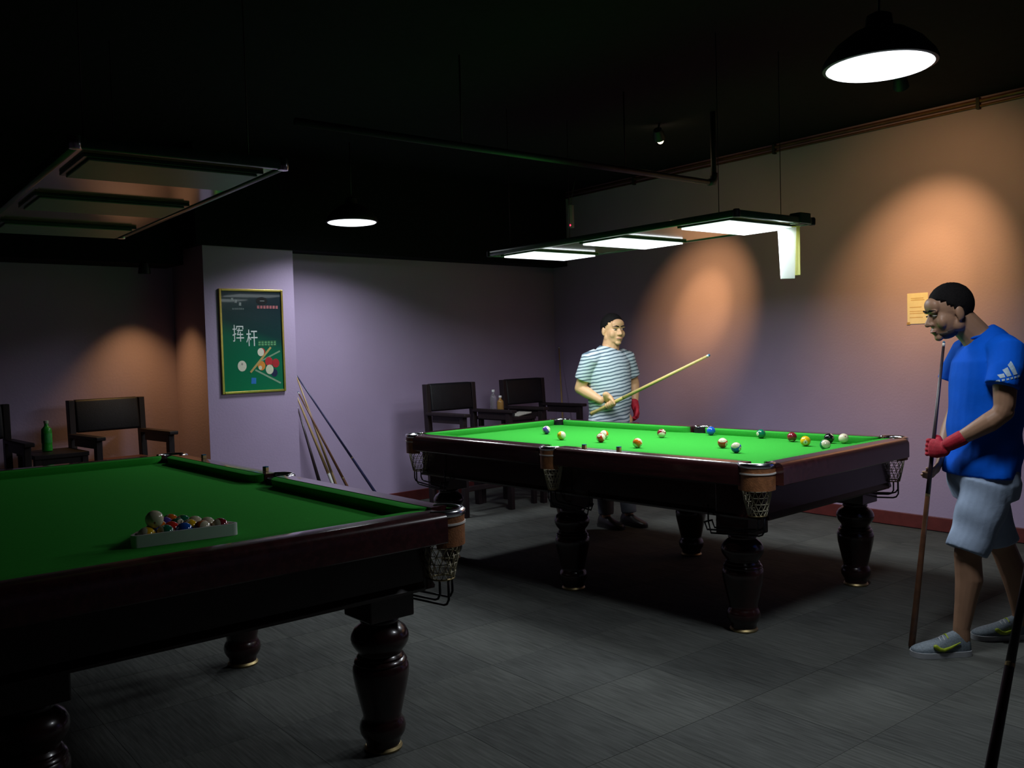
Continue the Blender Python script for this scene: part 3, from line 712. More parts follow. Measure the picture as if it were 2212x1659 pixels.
bottle((-6.83, 1.83, 0.7803), 0.215, 0.034, GREENPL, mat('pale_cap', (0.45, 0.55, 0.40), 0.5, var=0.05), 'green plastic drink bottle on the left side table', mat('green_label', (0.03, 0.36, 0.06), 0.5, var=0.2, vscale=60))
bottle((-6.13, 5.43, 0.8003), 0.185, 0.030, mat('brown_tea', (0.28, 0.15, 0.04), 0.3, var=0.15), WHITEPL, 'brown tea bottle with white cap between the right chairs')
bottle((-6.27, 5.47, 0.8003), 0.235, 0.031, mat('clear_plastic', (0.75, 0.72, 0.78), 0.15, trans=0.85, var=0.02), WHITEPL, 'clear water bottle with white cap behind the brown one')
pf = bmesh.new(); box(pf, -0.075, 0.075, -0.09, 0.09, 0.0, 0.012, bev=0.003)
for v in pf.verts: v.co.z += 0.02*max(0, v.co.y)/0.1*abs(v.co.x)/0.07
np_ = obj('folded_newspaper', pf, mat('newsprint', (0.50, 0.48, 0.42), 0.8, var=0.25, vscale=50), None, loc=(-6.02, 5.555, 0.8005), rot=(0, 0, 0.1)); tag(np_, 'crumpled pale paper on the side table between the right chairs', 'paper')
as_ = obj('ashtray', lathe(bmesh.new(), [(0.04, 0.0), (0.052, 0.002), (0.056, 0.03), (0.05, 0.03), (0.046, 0.008), (0.01, 0.006)], 20), DARKMETAL, None, 40, loc=(-5.97, 5.385, 0.8005)); tag(as_, 'small dark ashtray at the front of the side table between the chairs', 'ashtray')

# ================================================================== cues
def cue(p0, p1, shaft, butt, label, r0=0.0145, r1=0.0055, bl=0.33, white_butt=False):
    """butt end p0, tip p1"""
    p0, p1 = V(p0), V(p1); d = p1-p0; L = d.length
    root = empty('pool_cue', p0, 0, label, 'cue', 'pool cues'); root.rotation_mode = 'QUATERNION'; root.rotation_quaternion = d.to_track_quat('Z', 'Y')
    rr = lambda t: r0 + (r1-r0)*t
    obj('butt', lathe(bmesh.new(), [(r0*0.7, 0.004), (r0, 0.010), (rr(bl), bl*L)], 16), butt, root, 40)
    obj('bumper', lathe(bmesh.new(), [(r0*0.6, 0.0), (r0*0.85, 0.001), (r0*0.9, 0.012)], 14), PIPING if white_butt else DARKMETAL, root, 40)
    obj('joint_ring', lathe(bmesh.new(), [(rr(bl)*1.04, bl*L-0.004), (rr(bl)*1.04, bl*L+0.006)], 16), BRASS, root, 40)
    obj('shaft', lathe(bmesh.new(), [(rr(bl), bl*L+0.0005), (rr(0.6), 0.6*L), (r1*1.05, L-0.024)], 16), shaft, root, True)
    obj('ferrule', lathe(bmesh.new(), [(r1, L-0.0238), (r1, L-0.008)], 14), PIPING, root, True)
    obj('tip', lathe(bmesh.new(), [(r1, L-0.0079), (r1*0.95, L-0.004), (r1*0.5, L)], 14), CHALKBLUE, root, True)
    return root
# leaning beside the column
cue((-6.60, 4.50, 0.0005), (-6.80, 3.735, 1.27), CUENAVY, CUENAVY, 'dark navy cue leaning at a wide angle beside the column', bl=0.4)
cue((-6.62, 4.10, 0.0005), (-6.76, 3.733, 1.24), CUETAN, CUETAN, 'tan cue leaning steeply at the column edge')
cue((-6.46, 4.16, 0.0005), (-6.74, 3.734, 1.10), CUEBROWN, CUEBROWN, 'brown cue in the bundle by the column')
cue((-6.70, 4.13, 0.0005), (-6.86, 3.735, 1.19), CUETAN, mat('white_cue_butt', (0.72, 0.74, 0.72), 0.4, var=0.04), 'cue with a white butt in the bundle by the column', r0=0.018)
cue((-6.56, 3.90, 0.0005), (-6.76, 3.734, 0.98), CUEDARK, CUEDARK, 'short dark cue nearest the column in the bundle', r0=0.02)
# in the corner
cue((-6.45, 6.58, 0.0005), (-6.85, 6.93, 1.42), CUETAN, CUEBROWN, 'tan cue leaning in the room corner behind the chairs')
# foreground right edge
cue((-0.875, 2.232, 0.0005), (-0.860, 2.936, 1.279), CUEDARK, CUEDARK, 'dark cue crossing the lower right corner of the view', r0=0.0165, bl=0.42)

# ================================================================== poster and notice
po = empty('framed_poster', (-6.7195, 3.338, 1.523), 0, 'gold-framed green billiards poster with white Chinese characters on the column', 'poster')
pw, ph = 0.262, 0.402
for s in (-1, 1):
    obj('frame_bar', B(0.0, 0.018, s*pw-0.009, s*pw+0.009, -ph-0.009, ph+0.009, bev=0.003), GOLD, po)
    obj('frame_bar', B(0.0, 0.018, -pw+0.0092, pw-0.0092, s*ph-0.009, s*ph+0.009, bev=0.003), GOLD, po)
def poster_mat():
    m = bpy.data.materials.new('poster_print'); m.use_nodes = True; nt = m.node_tree; b = nt.nodes['Principled BSDF']
    b.inputs['Roughness'].default_value = 0.18; b.inputs['Coat Weight'].default_value = 0.6
    tc = nt.nodes.new('ShaderNodeTexCoord'); sep = nt.nodes.new('ShaderNodeSeparateXYZ'); nt.links.new(tc.outputs['Object'], sep.inputs[0])
    mr = nt.nodes.new('ShaderNodeMapRange'); mr.inputs[1].default_value = -0.4; mr.inputs[2].default_value = 0.4
    ad = nt.nodes.new('ShaderNodeMath'); ad.operation = 'MULTIPLY_ADD'; ad.inputs[1].default_value = 0.35
    nt.links.new(sep.outputs['Y'], ad.inputs[0]); nt.links.new(sep.outputs['Z'], ad.inputs[2]); nt.links.new(ad.outputs[0], mr.inputs[0])
    r = nt.nodes.new('ShaderNodeValToRGB'); e = r.color_ramp.elements
    e[0].position = 0.0; e[0].color = (0.004, 0.17, 0.07, 1); e[1].position = 0.45; e[1].color = (0.003, 0.12, 0.06, 1)
    for p, c in ((0.62, (0.006, 0.035, 0.035, 1)), (1.0, (0.006, 0.016, 0.024, 1))): x = e.new(p); x.color = c
    nt.links.new(mr.outputs[0], r.inputs[0]); nt.links.new(r.outputs[0], b.inputs['Base Color'])
    return m
obj('print_sheet', B(0.001, 0.008, -pw+0.0092, pw-0.0092, -ph+0.0092, ph-0.0092), poster_mat(), po)
def pz(x, y): return ((x - (y-842)/1530*45 - 512)/945*0.53, (842-y)/1530*0.812)
MX = Matrix(((0, 0, 1, 0), (1, 0, 0, 0), (0, 1, 0, 0), (0, 0, 0, 1)))     # local xy -> poster yz, z -> +x
def onposter(name, me_or_bm, m, lift):
    if isinstance(me_or_bm, bmesh.types.BMesh):
        for v in me_or_bm.verts: v.co = MX @ v.co
    else: me_or_bm.transform(MX)
    return obj(name, me_or_bm, m, po, loc=(0.008 + lift, 0, 0))
def pflat(c, s=0.3): return mat('print_%02x%02x%02x' % tuple(int(255*min(1, q)) for q in c), c, s, var=0.08, vscale=60)
def disc(x, y, r, c, lift, name='printed_ball', sq=1.15):
    a, b = pz(x, y); rr = r/945*0.53
    poly = [(a + rr*math.cos(2*PI*k/28), b + rr*sq*math.sin(2*PI*k/28)) for k in range(28)]
    onposter(name, prism(bmesh.new(), poly, 0, 0.0003), pflat(c), lift)
def bar(x0, y0, x1, y1, w, c, lift, name='printed_cue'):
    p, q = V(pz(x0, y0)), V(pz(x1, y1)); d = (q-p).normalized(); nn = V((-d.y, d.x))*w/945*0.53/2
    onposter(name, prism(bmesh.new(), [tuple(p+nn), tuple(q+nn*1.0), tuple(q-nn), tuple(p-nn)][::-1], 0, 0.0003), pflat(c), lift)
WHT = (0.62, 0.62, 0.50)
bar(640, 1140, 930, 1000, 22, (0.16, 0.28, 0.18), 0.0004)
bar(545, 1275, 940, 1490, 24, (0.20, 0.33, 0.22), 0.0004)
disc(755, 1155, 58, (0.42, 0.02, 0.03), 0.0008); disc(862, 1182, 56, (0.36, 0.015, 0.025), 0.0008); disc(840, 1330, 50, (0.01, 0.015, 0.06), 0.0004)
disc(648, 1010, 52, (0.40, 0.03, 0.02), 0.0004); disc(630, 1010, 50, WHT, 0.0008)
disc(345, 1210, 66, WHT, 0.0008); disc(640, 1215, 58, (0.60, 0.22, 0.03), 0.0012); disc(620, 1245, 26, (0.62, 0.58, 0.42), 0.0016, 'printed_spot')
disc(765, 1275, 60, (0.55, 0.58, 0.42), 0.0016); disc(345, 1180, 15, (0.30, 0.30, 0.26), 0.0012, 'printed_spot')
bar(470, 1310, 785, 940, 30, (0.42, 0.30, 0.10), 0.0020)
a, b = pz(518, 1435); onposter('printed_chalk', prism(bmesh.new(), [(a-0.022, b-0.024), (a+0.02, b-0.026), (a+0.022, b+0.022), (a-0.018, b+0.024)], 0, 0.0003), pflat((0.02, 0.16, 0.50)), 0.0004)
for ch_, x, y in (('挥', 292, 745), ('杆', 497, 815)):
    me = text_mesh(ch_, 0.128); a, b = pz(x, y); me.transform(Matrix.Translation((a, b, 0)) @ Matrix.Diagonal((0.80, 1.12, 1, 1)))
    onposter('printed_character', me, pflat((0.62, 0.68, 0.66)), 0.0008)
def marks(x, y, w, h, n, c, name):
    """a run of print too small to read: little stroke clusters"""
    for k in range(n):
        cx_ = x - w/2 + w*(k+0.5)/n; cw = w/n*0.74
        for q in (-0.4, 0.0, 0.4): bar(cx_-cw/2, y+q*h, cx_+cw/2, y+q*h + random.uniform(-3, 3), h*0.16, c, 0.0008, name)
        for q in (-0.25, 0.25): bar(cx_+q*cw, y-h/2, cx_+q*cw, y+h/2, h*0.16, c, 0.0008, name)
marks(730, 880, 285, 80, 6, (0.16, 0.45, 0.20), 'printed_marks')
for x, y in ((205, 225), (258, 252), (322, 290)): marks(x, y, 46, 46, 1, (0.5, 0.55, 0.55), 'printed_marks')
marks(292, 362, 180, 22, 6, (0.28, 0.33, 0.33), 'printed_marks')
marks(740, 332, 335, 42, 7, (0.70, 0.22, 0.24), 'printed_marks')
disc(650, 240, 88, (0.006, 0.008, 0.01), 0.0010, 'printed_emblem', sq=0.62); bar(622, 240, 690, 240, 7, (0.3, 0.34, 0.36), 0.0016, 'printed_marks')

nx = -2.90
nt_ = empty('wall_notice', (nx, rwy(nx)-0.001, 1.617), RANG, 'cream paper notice on the wall behind the blue-shirt man', 'notice')
obj('sheet', B(-0.078, 0.078, -0.003, 0.0, -0.112, 0.112, bev=0.001), CREAM, nt_)
for k, (w, z) in enumerate(((0.045, 0.075), (0.052, 0.062), (0.03, 0.01), (0.05, -0.02), (0.05, -0.035), (0.04, -0.065))):
    obj('ink_line', B(-0.06 + (0.01 if k < 2 else 0), w, -0.0036, -0.0031, z-0.003, z+0.003), INK, nt_)
obj('tape', B(-0.082, -0.058, -0.0038, -0.0031, -0.116, -0.098), CUETAN, nt_)

# ================================================================== people
def head_shape(bm, M):
    E = lambda c, r: ell(bm, c, r, M)
    E((0, 0.012, 0.030), (0.075, 0.096, 0.092)); E((0, -0.028, -0.028), (0.064, 0.068, 0.084)); E((0, -0.034, -0.074), (0.050, 0.052, 0.038))
    E((0, -0.077, -0.098), (0.023, 0.018, 0.018)); E((0, -0.070, 0.045), (0.052, 0.030, 0.040))
    tube(bm, [M @ V(p) for p in ((0, -0.088, 0.012), (0, -0.101, -0.010), (0, -0.113, -0.030))], [0.008, 0.010, 0.013], seg=10)
    for s in (1, -1):
        E((s*0.028, -0.084, 0.022), (0.026, 0.015, 0.008)); E((s*0.036, -0.064, -0.032), (0.027, 0.022, 0.032)); E((s*0.013, -0.102, -0.034), (0.009, 0.010, 0.008))
        E((s*0.077, 0.006, -0.010), (0.010, 0.020, 0.032)); E((s*0.074, 0.0, -0.034), (0.008, 0.010, 0.012)); E((s*0.05, 0.0, -0.06), (0.022, 0.03, 0.03))
    E((0, -0.092, -0.061), (0.025, 0.012, 0.0065)); E((0, -0.089, -0.074), (0.022, 0.012, 0.008))
def face_bits(root, M, jaw_shade=None):
    for s in (1, -1):
        obj('eye', ell(bmesh.new(), (s*0.030, -0.0835, 0.004), (0.0115, 0.0100, 0.0044), M, 14, 10), EYEW, root, True)
        obj('iris', ell(bmesh.new(), (s*0.030, -0.0935, 0.004), (0.0050, 0.0020, 0.0040), M, 12, 8), EYEB, root, True)
        bm = bmesh.new(); tube(bm, [M @ V(p) for p in ((s*0.010, -0.100, 0.026), (s*0.028, -0.1005, 0.031), (s*0.050, -0.085, 0.026))], [0.0035, 0.0045, 0.0025], seg=8); obj('eyebrow', bm, HAIR, root, True)
    bm = bmesh.new(); tube(bm, [M @ V(p) for p in ((-0.022, -0.0955, -0.066), (0, -0.1035, -0.067), (0.022, -0.0955, -0.066))], [0.003, 0.0055, 0.003], seg=8); obj('lips', bm, LIP, root, True)
    # hair: cap over the cranium, trimmed along the hairline
    bm = bmesh.new(); bmesh.ops.create_uvsphere(bm, u_segments=48, v_segments=32, radius=1.0)
    kill = []
    for f in bm.faces:
        c = f.calc_center_median(); y = c.y*0.101 + 0.014; z = c.z*0.098 + 0.033
        if y < -0.035: lim = 0.070 - 0.2*max(0, abs(c.x)-0.5)*0.1
        elif y < 0.025: lim = 0.012 if y > -0.018 else 0.05 - (y+0.035)*1.0
        else: lim = -0.050 + max(0, 0.06-y)*0.6
        if z < lim: kill.append(f)
    bmesh.ops.delete(bm, geom=kill, context='FACES')
    for v in bm.verts:
        q = 1.0 + 0.012*math.sin(v.co.x*37)*math.sin(v.co.y*41+1)*math.sin(v.co.z*33)
        v.co = V((v.co.x*0.0795*q, v.co.y*0.1015*q + 0.013, v.co.z*0.099*q + 0.032))
    bmesh.ops.recalc_face_normals(bm, faces=bm.faces)
    bmesh.ops.solidify(bm, geom=list(bm.faces), thickness=0.012)
    for v in bm.verts: v.co = M @ v.co
    obj('hair', bm, HAIR, root, True)
    if jaw_shade:  # thin dark shell that paints in the shadow over chin and jaw
        bm = bmesh.new(); bmesh.ops.create_uvsphere(bm, u_segments=36, v_segments=24, radius=1.0)
        kill = [f for f in bm.faces if f.calc_center_median().z > -0.12 - 0.25*max(0, -f.calc_center_median().y) or f.calc_center_median().z < -0.98]
        bmesh.ops.delete(bm, geom=kill, context='FACES')
        for v in bm.verts: v.co = M @ V((v.co.x*0.0525, v.co.y*0.0550 - 0.034, v.co.z*0.0455 - 0.070))
        bmesh.ops.solidify(bm, geom=list(bm.faces), thickness=0.006)
        obj('jaw_shade', bm, JAWSHADE, root, True)
def grip_hand(bm, c, axis, wristdir, grow=0.0, rad=0.021, open_=0.0, flip=1):
    """fist closed on a rod: c = point on the rod, axis = rod direction (thumb end), wristdir = from rod towards wrist"""
    a = V(axis).normalized(); w = V(wristdir); w = (w - a*w.dot(a)).normalized(); s = a.cross(w)*flip
    c = V(c)
    tube(bm, [c + w*0.082 - s*0.006, c + w*0.050 - s*0.014, c + w*0.018 - s*0.022], [(0.028+grow, 0.020+grow), (0.040+grow, 0.018+grow), (0.041+grow, 0.013+grow)], seg=14, ref=a)
    for i in range(4):
        off = a*(0.030 - 0.020*i); fr = (0.0092, 0.0097, 0.0093, 0.0082)[i] + grow; R_ = rad - 0.001*(i == 3)
        span = 3.9 - open_*(1.2 if i in (1, 2, 3) else 0.6)
        pts = []
        for k in range(8):
            t = -0.55 + span*k/7
            pts.append(c + off + (w*math.cos(-t-PI/2-0.9) + s*math.sin(-t-PI/2-0.9))*(R_ + (0.010*open_*k/7)))
        tube(bm, pts, [fr]*6 + [fr*0.95, fr*0.85], seg=9, ref=a)
    pts = [c + w*0.046 + a*0.018 - s*0.008, c + w*0.030 + a*0.036 + s*0.004, c + w*0.010 + a*0.047 + s*0.016, c - w*0.010 + a*0.050 + s*0.018]
    tube(bm, pts, [0.016+grow, 0.014+grow, 0.0115+grow, 0.0095+grow], seg=9)
def relaxed_hand(bm, wrist, d, pn, grow=0.0, side=1, curl=0.5):
    """hand hanging from wrist along d, palm normal pn, thumb on side"""
    wrist = V(wrist); d = V(d).normalized(); pn = V(pn); pn = (pn - d*pn.dot(d)).normalized(); s = d.cross(pn)*side
    tube(bm, [wrist, wrist + d*0.035, wrist + d*0.085], [(0.027+grow, 0.020+grow), (0.038+grow, 0.016+grow), (0.040+grow, 0.013+grow)], seg=14, ref=s)
    for i in range(4):
        L = (0.072, 0.080, 0.074, 0.058)[i]; base = wrist + d*0.085 + s*(0.030 - 0.020*i); fr = (0.0092, 0.0096, 0.0092, 0.0082)[i] + grow
        pts = [base - d*0.01]; ang = 0.15; p = base
        for k in range(3):
            ang += curl*(0.5 + 0.35*k); st_ = L*(0.45, 0.31, 0.24)[k]
            p = p + (d*math.cos(ang) + pn*math.sin(ang))*st_; pts.append(p)
        tube(bm, pts, [fr, fr, fr*0.95, fr*0.85], seg=9, ref=s)
    tube(bm, [wrist + d*0.03 + s*0.022, wrist + d*0.058 + s*0.048 + pn*0.012, wrist + d*0.085 + s*0.052 + pn*0.025, wrist + d*0.105 + s*0.046 + pn*0.034], [0.014+grow, 0.0120+grow, 0.0105+grow, 0.0085+grow], seg=9)
def shoe(root, heel, toe, upper, z0=0.0, swoosh=None, side=-1):
    """heel/toe xy points on the ground"""
    h, t = V((*heel, z0)), V((*toe, z0)); d = (t-h); L = d.length; d.normalize(); s = V((-d.y, d.x, 0))
    st = [(0.0, 0.026, 0.072), (0.05, 0.034, 0.092), (0.14, 0.038, 0.104), (0.26, 0.039, 0.104), (0.36, 0.040, 0.094), (0.48, 0.043, 0.079), (0.62, 0.047, 0.065), (0.76, 0.048, 0.055), (0.88, 0.042, 0.047), (0.96, 0.030, 0.040), (1.0, 0.012, 0.034)]
    bm = bmesh.new(); rows = []; n = 18
    for f, w, top in st:
        row = []
        for k in range(n):
            a = 2*PI*k/n; cc, ss = math.cos(a), math.sin(a)
            zz = 0.022 + (top-0.022)*max(0, ss)**0.9 if ss > 0 else 0.022 + 0.012*ss
            row.append(bm.verts.new(h + d*(L*f) + s*(w*math.copysign(abs(cc)**0.75, cc)) + V((0, 0, zz))))
        rows.append(row)
    for p, q in zip(rows, rows[1:]):
        for k in range(n): bm.faces.new((p[k], p[(k+1) % n], q[(k+1) % n], q[k]))
    bm.faces.new(rows[0]); bm.faces.new(list(reversed(rows[-1])))
    u_ = obj('shoe', bm, upper, root, True)
    out = [(h + d*(L*f) + s*(w+0.005)).xy for f, w, _ in st] + [(h + d*(L*f) - s*(w+0.005)).xy for f, w, _ in reversed(st)]
    out[len(st)-1] = (h + d*(L*1.012) + s*0.012).xy; out[len(st)] = (h + d*(L*1.012) - s*0.012).xy
    obj('sole', prism(bmesh.new(), [tuple(q) for q in out][::-1], z0+0.0005, z0+0.024), SOLE if upper is not SHOEBLACK else SHOEBLACK, u_, 40)
    if swoosh:
        sgn = side
        def on(f, z): 
            w = 0.0405 + 0.006*f
            return h + d*(L*f) + s*sgn*(w + 0.004 - 0.20*max(0, z-0.04)) + V((0, 0, z))
        a = [on(0.66, 0.052), on(0.60, 0.040), on(0.52, 0.036), on(0.40, 0.046), on(0.22, 0.066)]
        tube_bm = bmesh.new(); tube(tube_bm, a, [0.010, 0.0095, 0.008, 0.006, 0.002], seg=8); obj('swoosh_mark', tube_bm, LIME, u_, True)
        for f in (0.40, 0.46, 0.52):
            bm = bmesh.new(); zt = 0.093 - (f-0.38)*0.12
            tube(bm, [h + d*(L*f) - s*0.022 + V((0, 0, zt-0.010)), h + d*(L*f) + V((0, 0, zt+0.001)), h + d*(L*f) + s*0.022 + V((0, 0, zt-0.010))], 0.0035, seg=6); obj('lace', bm, LIME if f < 0.41 else SOLE, u_, True)
ARZ = math.atan2(0.739, 0.674)

# ---- man in the blue shirt (local x = towards image right, -y = towards the viewer, faces -x)
m2 = empty('person', (-1.602, 4.301, 0), ARZ, 'person in blue T-shirt and pale shorts leaning over an upright cue', 'person', 'players')
HM2 = Matrix.Translation((-0.112, 0.028, 1.515)) @ Matrix.Rotation(math.radians(-90), 4, 'Z') @ Matrix.Rotation(math.radians(14), 4, 'X')
CP0, CP1 = V((-0.330, -0.035, 0.0008)), V((-0.155, -0.004, 1.383))   # cue butt and tip, local
cdir = (CP1-CP0).normalized()
def cue_at(z): return CP0 + (CP1-CP0)*((z-CP0.z)/(CP1.z-CP0.z))
def m2_arm_left(bm, g=0.0):
    tube(bm, [(0.035, -0.165, 1.325), (0.010, -0.205, 1.23), (0.000, -0.215, 1.10), (-0.012, -0.214, 1.072)], [0.055+g, 0.052+g, 0.043+g, 0.040+g])
    tube(bm, [(0.000, -0.214, 1.075), (-0.055, -0.195, 1.03), (-0.120, -0.155, 0.980), (-0.172, -0.115, 0.940)], [0.040+g, 0.043+g, 0.034+g, 0.026+g])
gc = cue_at(0.905); gw = V((-0.185, -0.105, 0.935)) - gc
bm = bmesh.new(); head_shape(bm, HM2)
tube(bm, [(0.025, 0.01, 1.36), (-0.010, 0.018, 1.415), (-0.066, 0.026, 1.480)], [0.070, 0.066, 0.062])
tube(bm, [(0.02, 0, 0.78), (0.03, 0, 0.95), (0.035, 0, 1.15), (0.03, 0, 1.30), (0.02, 0.0, 1.37)], [(0.11, 0.15), (0.115, 0.15), (0.12, 0.17), (0.105, 0.165), (0.06, 0.09)], ref=(1, 0, 0), seg=20)
m2_arm_left(bm); grip_hand(bm, gc, cdir, gw, open_=0.5)
tube(bm, [(0.035, 0.165, 1.325), (0.03, 0.215, 1.20), (0.02, 0.225, 1.07), (-0.05, 0.170, 0.96), (-0.125, 0.085, 0.865)], [0.055, 0.05, 0.042, 0.040, 0.027])
relaxed_hand(bm, (-0.125, 0.085, 0.865), (-0.50, -0.48, -0.72), (-0.6, 0.5, 0.3), side=1, curl=0.55)
for (hp, kn, cf, an) in (((0.0, -0.085, 0.74), (-0.112, -0.113, 0.44), (-0.108, -0.117, 0.33), (-0.147, -0.124, 0.115)), ((0.05, 0.085, 0.74), (0.150, 0.087, 0.43), (0.200, 0.084, 0.30), (0.225, 0.076, 0.115))):
    hp, kn, cf, an = map(V, (hp, kn, cf, an))
    tube(bm, [hp, (hp+kn)/2, kn], [0.09, 0.075, 0.057]); tube(bm, [kn, cf, (cf+an)/2, an, an - V((0, 0, 0.05))], [0.055, 0.057, 0.044, 0.035, 0.036])
obj('body', voxel(bm, 0.0048, 3), SKIN2, m2, True)
face_bits(m2, HM2, jaw_shade=True)
bm = bmesh.new(); grip_hand(bm, gc, cdir, gw, grow=0.0022, open_=0.5)
tube(bm, [(-0.145, -0.137, 0.960), (-0.185, -0.105, 0.930)], [0.034, 0.031])
obj('glove', voxel(bm, 0.0035, 2), GLOVE, m2, True)
# shirt
bm = bmesh.new()
tube(bm, [(0.012, 0, 0.775), (0.018, 0, 0.86), (0.026, 0, 0.97), (0.036, 0, 1.10), (0.042, 0, 1.21), (0.044, 0, 1.29), (0.040, 0.003, 1.35), (0.026, 0.008, 1.395), (0.012, 0.012, 1.415)],
     [(0.152, 0.182), (0.148, 0.180), (0.148, 0.180), (0.150, 0.190), (0.148, 0.198), (0.138, 0.195), (0.112, 0.165), (0.083, 0.105), (0.068, 0.076)], ref=(1, 0, 0), seg=28, round_caps=False)
for s in (-1, 1):
    tube(bm, [(0.045, s*0.11, 1.34), (0.040, s*0.165, 1.325), (0.012, s*0.208, 1.25), (-0.012, s*0.217, 1.185)], [0.075, 0.080, 0.071, 0.069], seg=20, round_caps=False)
me = voxel(bm, 0.006, 4)
b2 = bmesh.new(); b2.from_mesh(me)
for v in b2.verts:       # loose-cloth folds
    z = v.co.z; k = max(0, min(1, (1.25-z)/0.45)); q = 0.006*math.sin(28*z + 22*v.co.x + 6*v.co.y) + 0.004*math.sin(41*z - 35*v.co.x + 1.3)
    n_ = V((v.co.x-0.03, v.co.y, 0)); n_.normalize() if n_.length else None
    v.co += n_*q*k
shirt2 = obj('shirt', b2, BLUE, m2, True)
bm = arc_band(bmesh.new(), (0, 0), 0.0, 0.001, 0, 0.001, 0, 1, 2); bm.free()
bm = bmesh.new(); ring = []
for k in range(29):
    a = 2*PI*k/28; ring.append((0.010 + 0.064*math.cos(a), 0.012 + 0.073*math.sin(a), 1.412 + 0.022*math.cos(a)))
tube(bm, ring, 0.006, seg=8, round_caps=False); obj('collar', bm, BLUE, shirt2, True)
# three slanted bars and a line of small marks on the sleeve
from mathutils.bvhtree import BVHTree
_bm = bmesh.new(); _bm.from_mesh(shirt2.data); BVH = BVHTree.FromBMesh(_bm); _bm.free()
def sleeve_pt(u, z, lift=0.0015):
    h = BVH.ray_cast(V((u, -1.0, z)), V((0, 1, 0)))[0]
    return V((u, (h.y if h else -0.25) - lift, z))
def decal(poly, name):
    """print patch that follows the cloth"""
    bm = bmesh.new(); n = 4
    a, b, c, d = [V(p) for p in poly]
    g = [[None]*(n+1) for _ in range(n+1)]
    for i in range(n+1):
        for j in range(n+1):
            p = (a*(1-i/n) + b*(i/n))*(1-j/n) + (d*(1-i/n) + c*(i/n))*(j/n); g[i][j] = bm.verts.new(sleeve_pt(p.x, p.y))
    fs = [bm.faces.new((g[i][j], g[i+1][j], g[i+1][j+1], g[i][j+1])) for i in range(n) for j in range(n)]
    bmesh.ops.recalc_face_normals(bm, faces=bm.faces); bmesh.ops.solidify(bm, geom=fs, thickness=0.0008); obj(name, bm, SILVER, shirt2)
for k, (w0, hgt) in enumerate(((-0.046, 0.020), (-0.022, 0.040), (0.004, 0.060))):
    x0, zb = w0, 1.222 + 0.006*k
    decal([(x0, zb), (x0+0.017, zb+0.004), (x0+0.017-hgt*0.42+0.006, zb+hgt), (x0-hgt*0.30, zb+hgt*0.72)], 'sleeve_bar')
for k in range(6): decal([(-0.058+k*0.016, 1.206+0.0035*k), (-0.048+k*0.016, 1.208+0.0035*k), (-0.048+k*0.016, 1.216+0.0035*k), (-0.058+k*0.016, 1.214+0.0035*k)], 'sleeve_mark')
# shorts
bm = bmesh.new()
tube(bm, [(0.012, 0, 0.83), (0.022, 0, 0.74), (0.026, 0, 0.67)], [(0.140, 0.172), (0.142, 0.180), (0.125, 0.170)], ref=(1, 0, 0), seg=24, round_caps=False)
tube(bm, [(-0.005, -0.085, 0.74), (-0.055, -0.100, 0.60), (-0.116, -0.113, 0.455)], [(0.115, 0.095), (0.100, 0.092), (0.087, 0.086)], ref=(1, 0, 0), seg=22, round_caps=False)
tube(bm, [(0.050, 0.085, 0.74), (0.085, 0.087, 0.60), (0.150, 0.087, 0.445)], [(0.112, 0.095), (0.094, 0.090), (0.072, 0.080)], ref=(1, 0, 0), seg=22, round_caps=False)
me = voxel(bm, 0.006, 3); b2 = bmesh.new(); b2.from_mesh(me)
for v in b2.verts:
    z = v.co.z; q = 0.0055*math.sin(34*z + 26*v.co.x + 9*v.co.y); v.co.x += q; v.co.y += q*0.5
obj('shorts', b2, SHORTS, m2, True)
shoe(m2, (-0.118, -0.126), (-0.372, -0.131), SHOEGREY, swoosh=True, side=1)
shoe(m2, (0.268, 0.078), (0.000, 0.072), SHOEGREY, swoosh=True, side=1)
R4 = Matrix.Translation((-1.602, 4.301, 0)) @ Matrix.Rotation(ARZ, 4, 'Z')
cue(R4 @ CP0, R4 @ CP1, CUEDARK, CUEBROWN, 'dark upright cue held by the blue-shirt man under his chin', r0=0.0150, r1=0.0058, bl=0.5)

# ---- man in the striped shirt
m1 = empty('person', (-4.688, 5.300, 0), ARZ, 'person in striped T-shirt holding a pale cue behind the lit table', 'person', 'players')
YT = math.radians(32)
def Y1(x, y, z, c=(-0.012, 0.0)): return V((c[0] + x*math.cos(YT) - y*math.sin(YT), c[1] + x*math.sin(YT) + y*math.cos(YT), z))
HM1 = Matrix.Translation((0.030, 0.010, 1.530)) @ Matrix.Rotation(math.radians(26), 4, 'Z') @ Matrix.Rotation(math.radians(2), 4, 'X') @ Matrix.Diagonal((1.07, 1.02, 1.0, 1))
Q0, Q1 = V((-0.165, -0.080, 0.888)), V((0.603, -0.800, 1.325)); qd = (Q1-Q0).normalized()
hc = Q0 + qd*0.205
sref = Y1(1, 0, 0, (0, 0))
wr = hc + V((-0.070, 0.045, 0.030))
lw = V((0.196, 0.085, 0.945))
bm = bmesh.new(); head_shape(bm, HM1)
tube(bm, [(0.005, 0.02, 1.35), (0.012, 0.018, 1.41), (0.022, 0.012, 1.46)], [0.070, 0.067, 0.064])
tube(bm, [Y1(0, 0, 0.80), Y1(0, 0, 1.0), Y1(0, 0, 1.2), Y1(0, 0, 1.31), Y1(0, 0, 1.36)], [(0.15, 0.11), (0.15, 0.11), (0.165, 0.11), (0.155, 0.09), (0.08, 0.06)], ref=sref, seg=20)
RS, LS = Y1(-0.175, 0.0, 1.305), Y1(0.175, 0.0, 1.305)
RE = V((-0.240, -0.055, 1.085)); LE = V((0.205, 0.150, 1.10))
